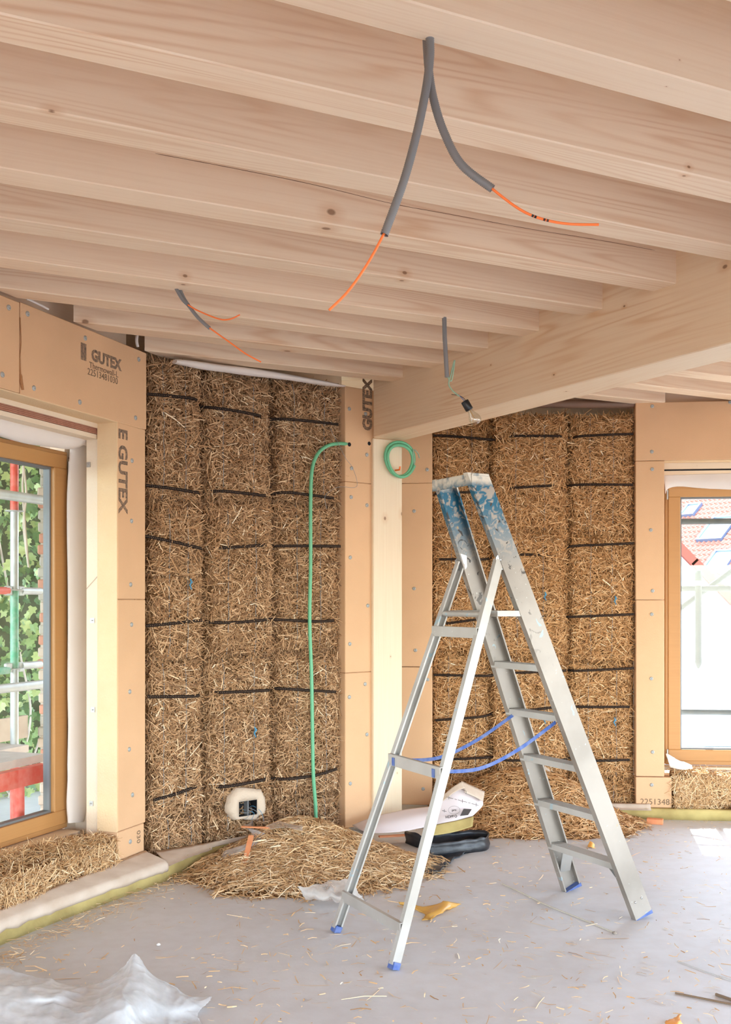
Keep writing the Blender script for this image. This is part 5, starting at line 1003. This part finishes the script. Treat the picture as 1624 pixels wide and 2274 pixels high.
# house
Yh = 33.0; h0 = P(1512, 1340, Yh); Mh = frame(Vector((h0.x, h0.y, -3)), (1, 0, 0)); house = props(empty('house', Mh), 'neighbouring white house with a red tiled roof outside the right window', 'house'); M_RW = mat('white_render', (214, 216, 218), .9)
def hz(y): return H-(y-HOR)/F_PX*Yh+3
def hx(x): return (x-1512)/F_PX*Yh
v1, v2 = (hx(1430), hz(1150)), (hx(1760), hz(1480)); slope = (v2[1]-v1[1])/(v2[0]-v1[0])
MB().prism([(-8, 0), (v1[0]-v1[1]/slope, 0), (v1[0], v1[1]), (-8, v1[1])], 0, .4).build('gable_wall', M_RW, house, Mh)
M_VT = mat('verge_tile', (150, 62, 44), .7); M_TILE = mat('roof_tile', (150, 88, 70), .6, var=(3, .6, (172, 112, 94)))
nvt = 11
for k in range(nvt):
    a = Vector((v1[0]+k*.62-.3, -.06, v1[1]+(k*.62-.3)*slope+.06)); b = a+Vector((.66, 0, .66*slope-.03)); MB().beam(a+Vector((0, .05, .12)), b+Vector((0, .05, .12)), .35, .27).build('verge_tile', M_VT, house, Mh)
e1 = Vector((.6, -.8, 0)); e2 = Vector((.61, .46, .64)).normalized(); nn = e1.cross(e2).normalized()
if nn.y > 0: nn = -nn
R0 = P(1505, 1215, 41)-Vector((h0.x, h0.y, -3)); tw, tl = .215, .31
base = [R0+e1*-8+e2*-5.5, R0+e1*6+e2*-5.5, R0+e1*6+e2*8, R0+e1*-8+e2*8]; MB().add([p-nn*.08 for p in base]+[p-nn*.3 for p in base], [(0, 1, 2, 3), (7, 6, 5, 4), (0, 4, 5, 1), (1, 5, 6, 2), (2, 6, 7, 3), (3, 7, 4, 0)]).build('roof_base', mat('roof_base_brown', (150, 96, 84), .9), house, Mh)  # brown base showing in the joints between the tiles
Mt = Matrix([[e1[i], e2[i], nn[i], 0] for i in range(3)]+[[0, 0, 0, 1]])
def tile_mesh():
    pr = [(0, .035), (.03, .055), (.065, .035), (.10, .0), (.16, -.012), (.205, .0), (.215, .02)]; vs = []
    for (x, z) in pr: vs += [(x, 0, z+.03), (x, tl*1.06, z), (x, 0, z+.005)]
    fs = []
    for i in range(len(pr)-1): a = i*3; fs += [(a, a+3, a+4, a+1), (a, a+2, a+5, a+3)]
    return vs, fs
tv_, tf_ = tile_mesh(); tme = bpy.data.meshes.new('roof_tile'); tme.from_pydata(tv_, [], tf_); tme.materials.append(M_TILE); tme.update(); rest = MB(); cnt = 0; hm = Vector((h0.x, h0.y, -3))
for i in range(-30, 40):
    for j in range(-14, 24):
        q = R0+e1*(i*tw)+e2*(j*tl); wq = q+hm; X = CX+F_PX*wq.x/wq.y; Yp = HOR-F_PX*(wq.z-H)/wq.y
        if 1500 < X < 1640 and 1085 < Yp < 1345 and cnt < 300:
            o = bpy.data.objects.new('roof_tile', tme); COL.objects.link(o); o.parent = house; o.matrix_basis = Matrix.Translation(q) @ Mt; cnt += 1
        elif -36 < i < 27 and j > -13: rest.add([q+Mt.to_3x3() @ Vector(v) for v in tv_], tf_)
props(rest.build('tile_rows', M_TILE, house, Mh), kind='stuff')
M_DKF = mat('dark_metal_frame', (96, 112, 140), .4, .3); M_SKY = mat('roof_window_glass', (226, 232, 240), .1)
for (x, y, a_, b_) in ((1548, 1205, 1.15, 1.5), (1562, 1268, 1.0, 1.1), (1510, 1150, .7, .8), (1640, 1150, 1.1, 1.3)):
    # foot corner of the roof window placed on the roof plane
    d = Vector(((x-CX)/F_PX, 1, -(y-HOR)/F_PX)); pl = R0+hm; k = (pl-Vector((0, 0, H))).dot(nn)/d.dot(nn); q = Vector((0, 0, H))+d*k-hm; Mk = Matrix.Translation(q) @ Mt; f = MB()
    f.box(0, a_, 0, .09, .0, .16, Mk).box(0, a_, b_-.09, b_, 0, .16, Mk).box(0, .09, .09, b_-.09, 0, .16, Mk).box(a_-.09, a_, .09, b_-.09, 0, .16, Mk); fo = f.build('roof_window', M_DKF, house, Mh)
    MB().box(.09, a_-.09, .09, b_-.09, .05, .09, Mk).build('pane', M_SKY, fo, Mh)
mb = MB(); mb.box(-60, 60, -40, 90, -3.2, -3.0); props(mb.build('ground', mat('paved_ground', (84, 86, 82), .9)), kind='structure')
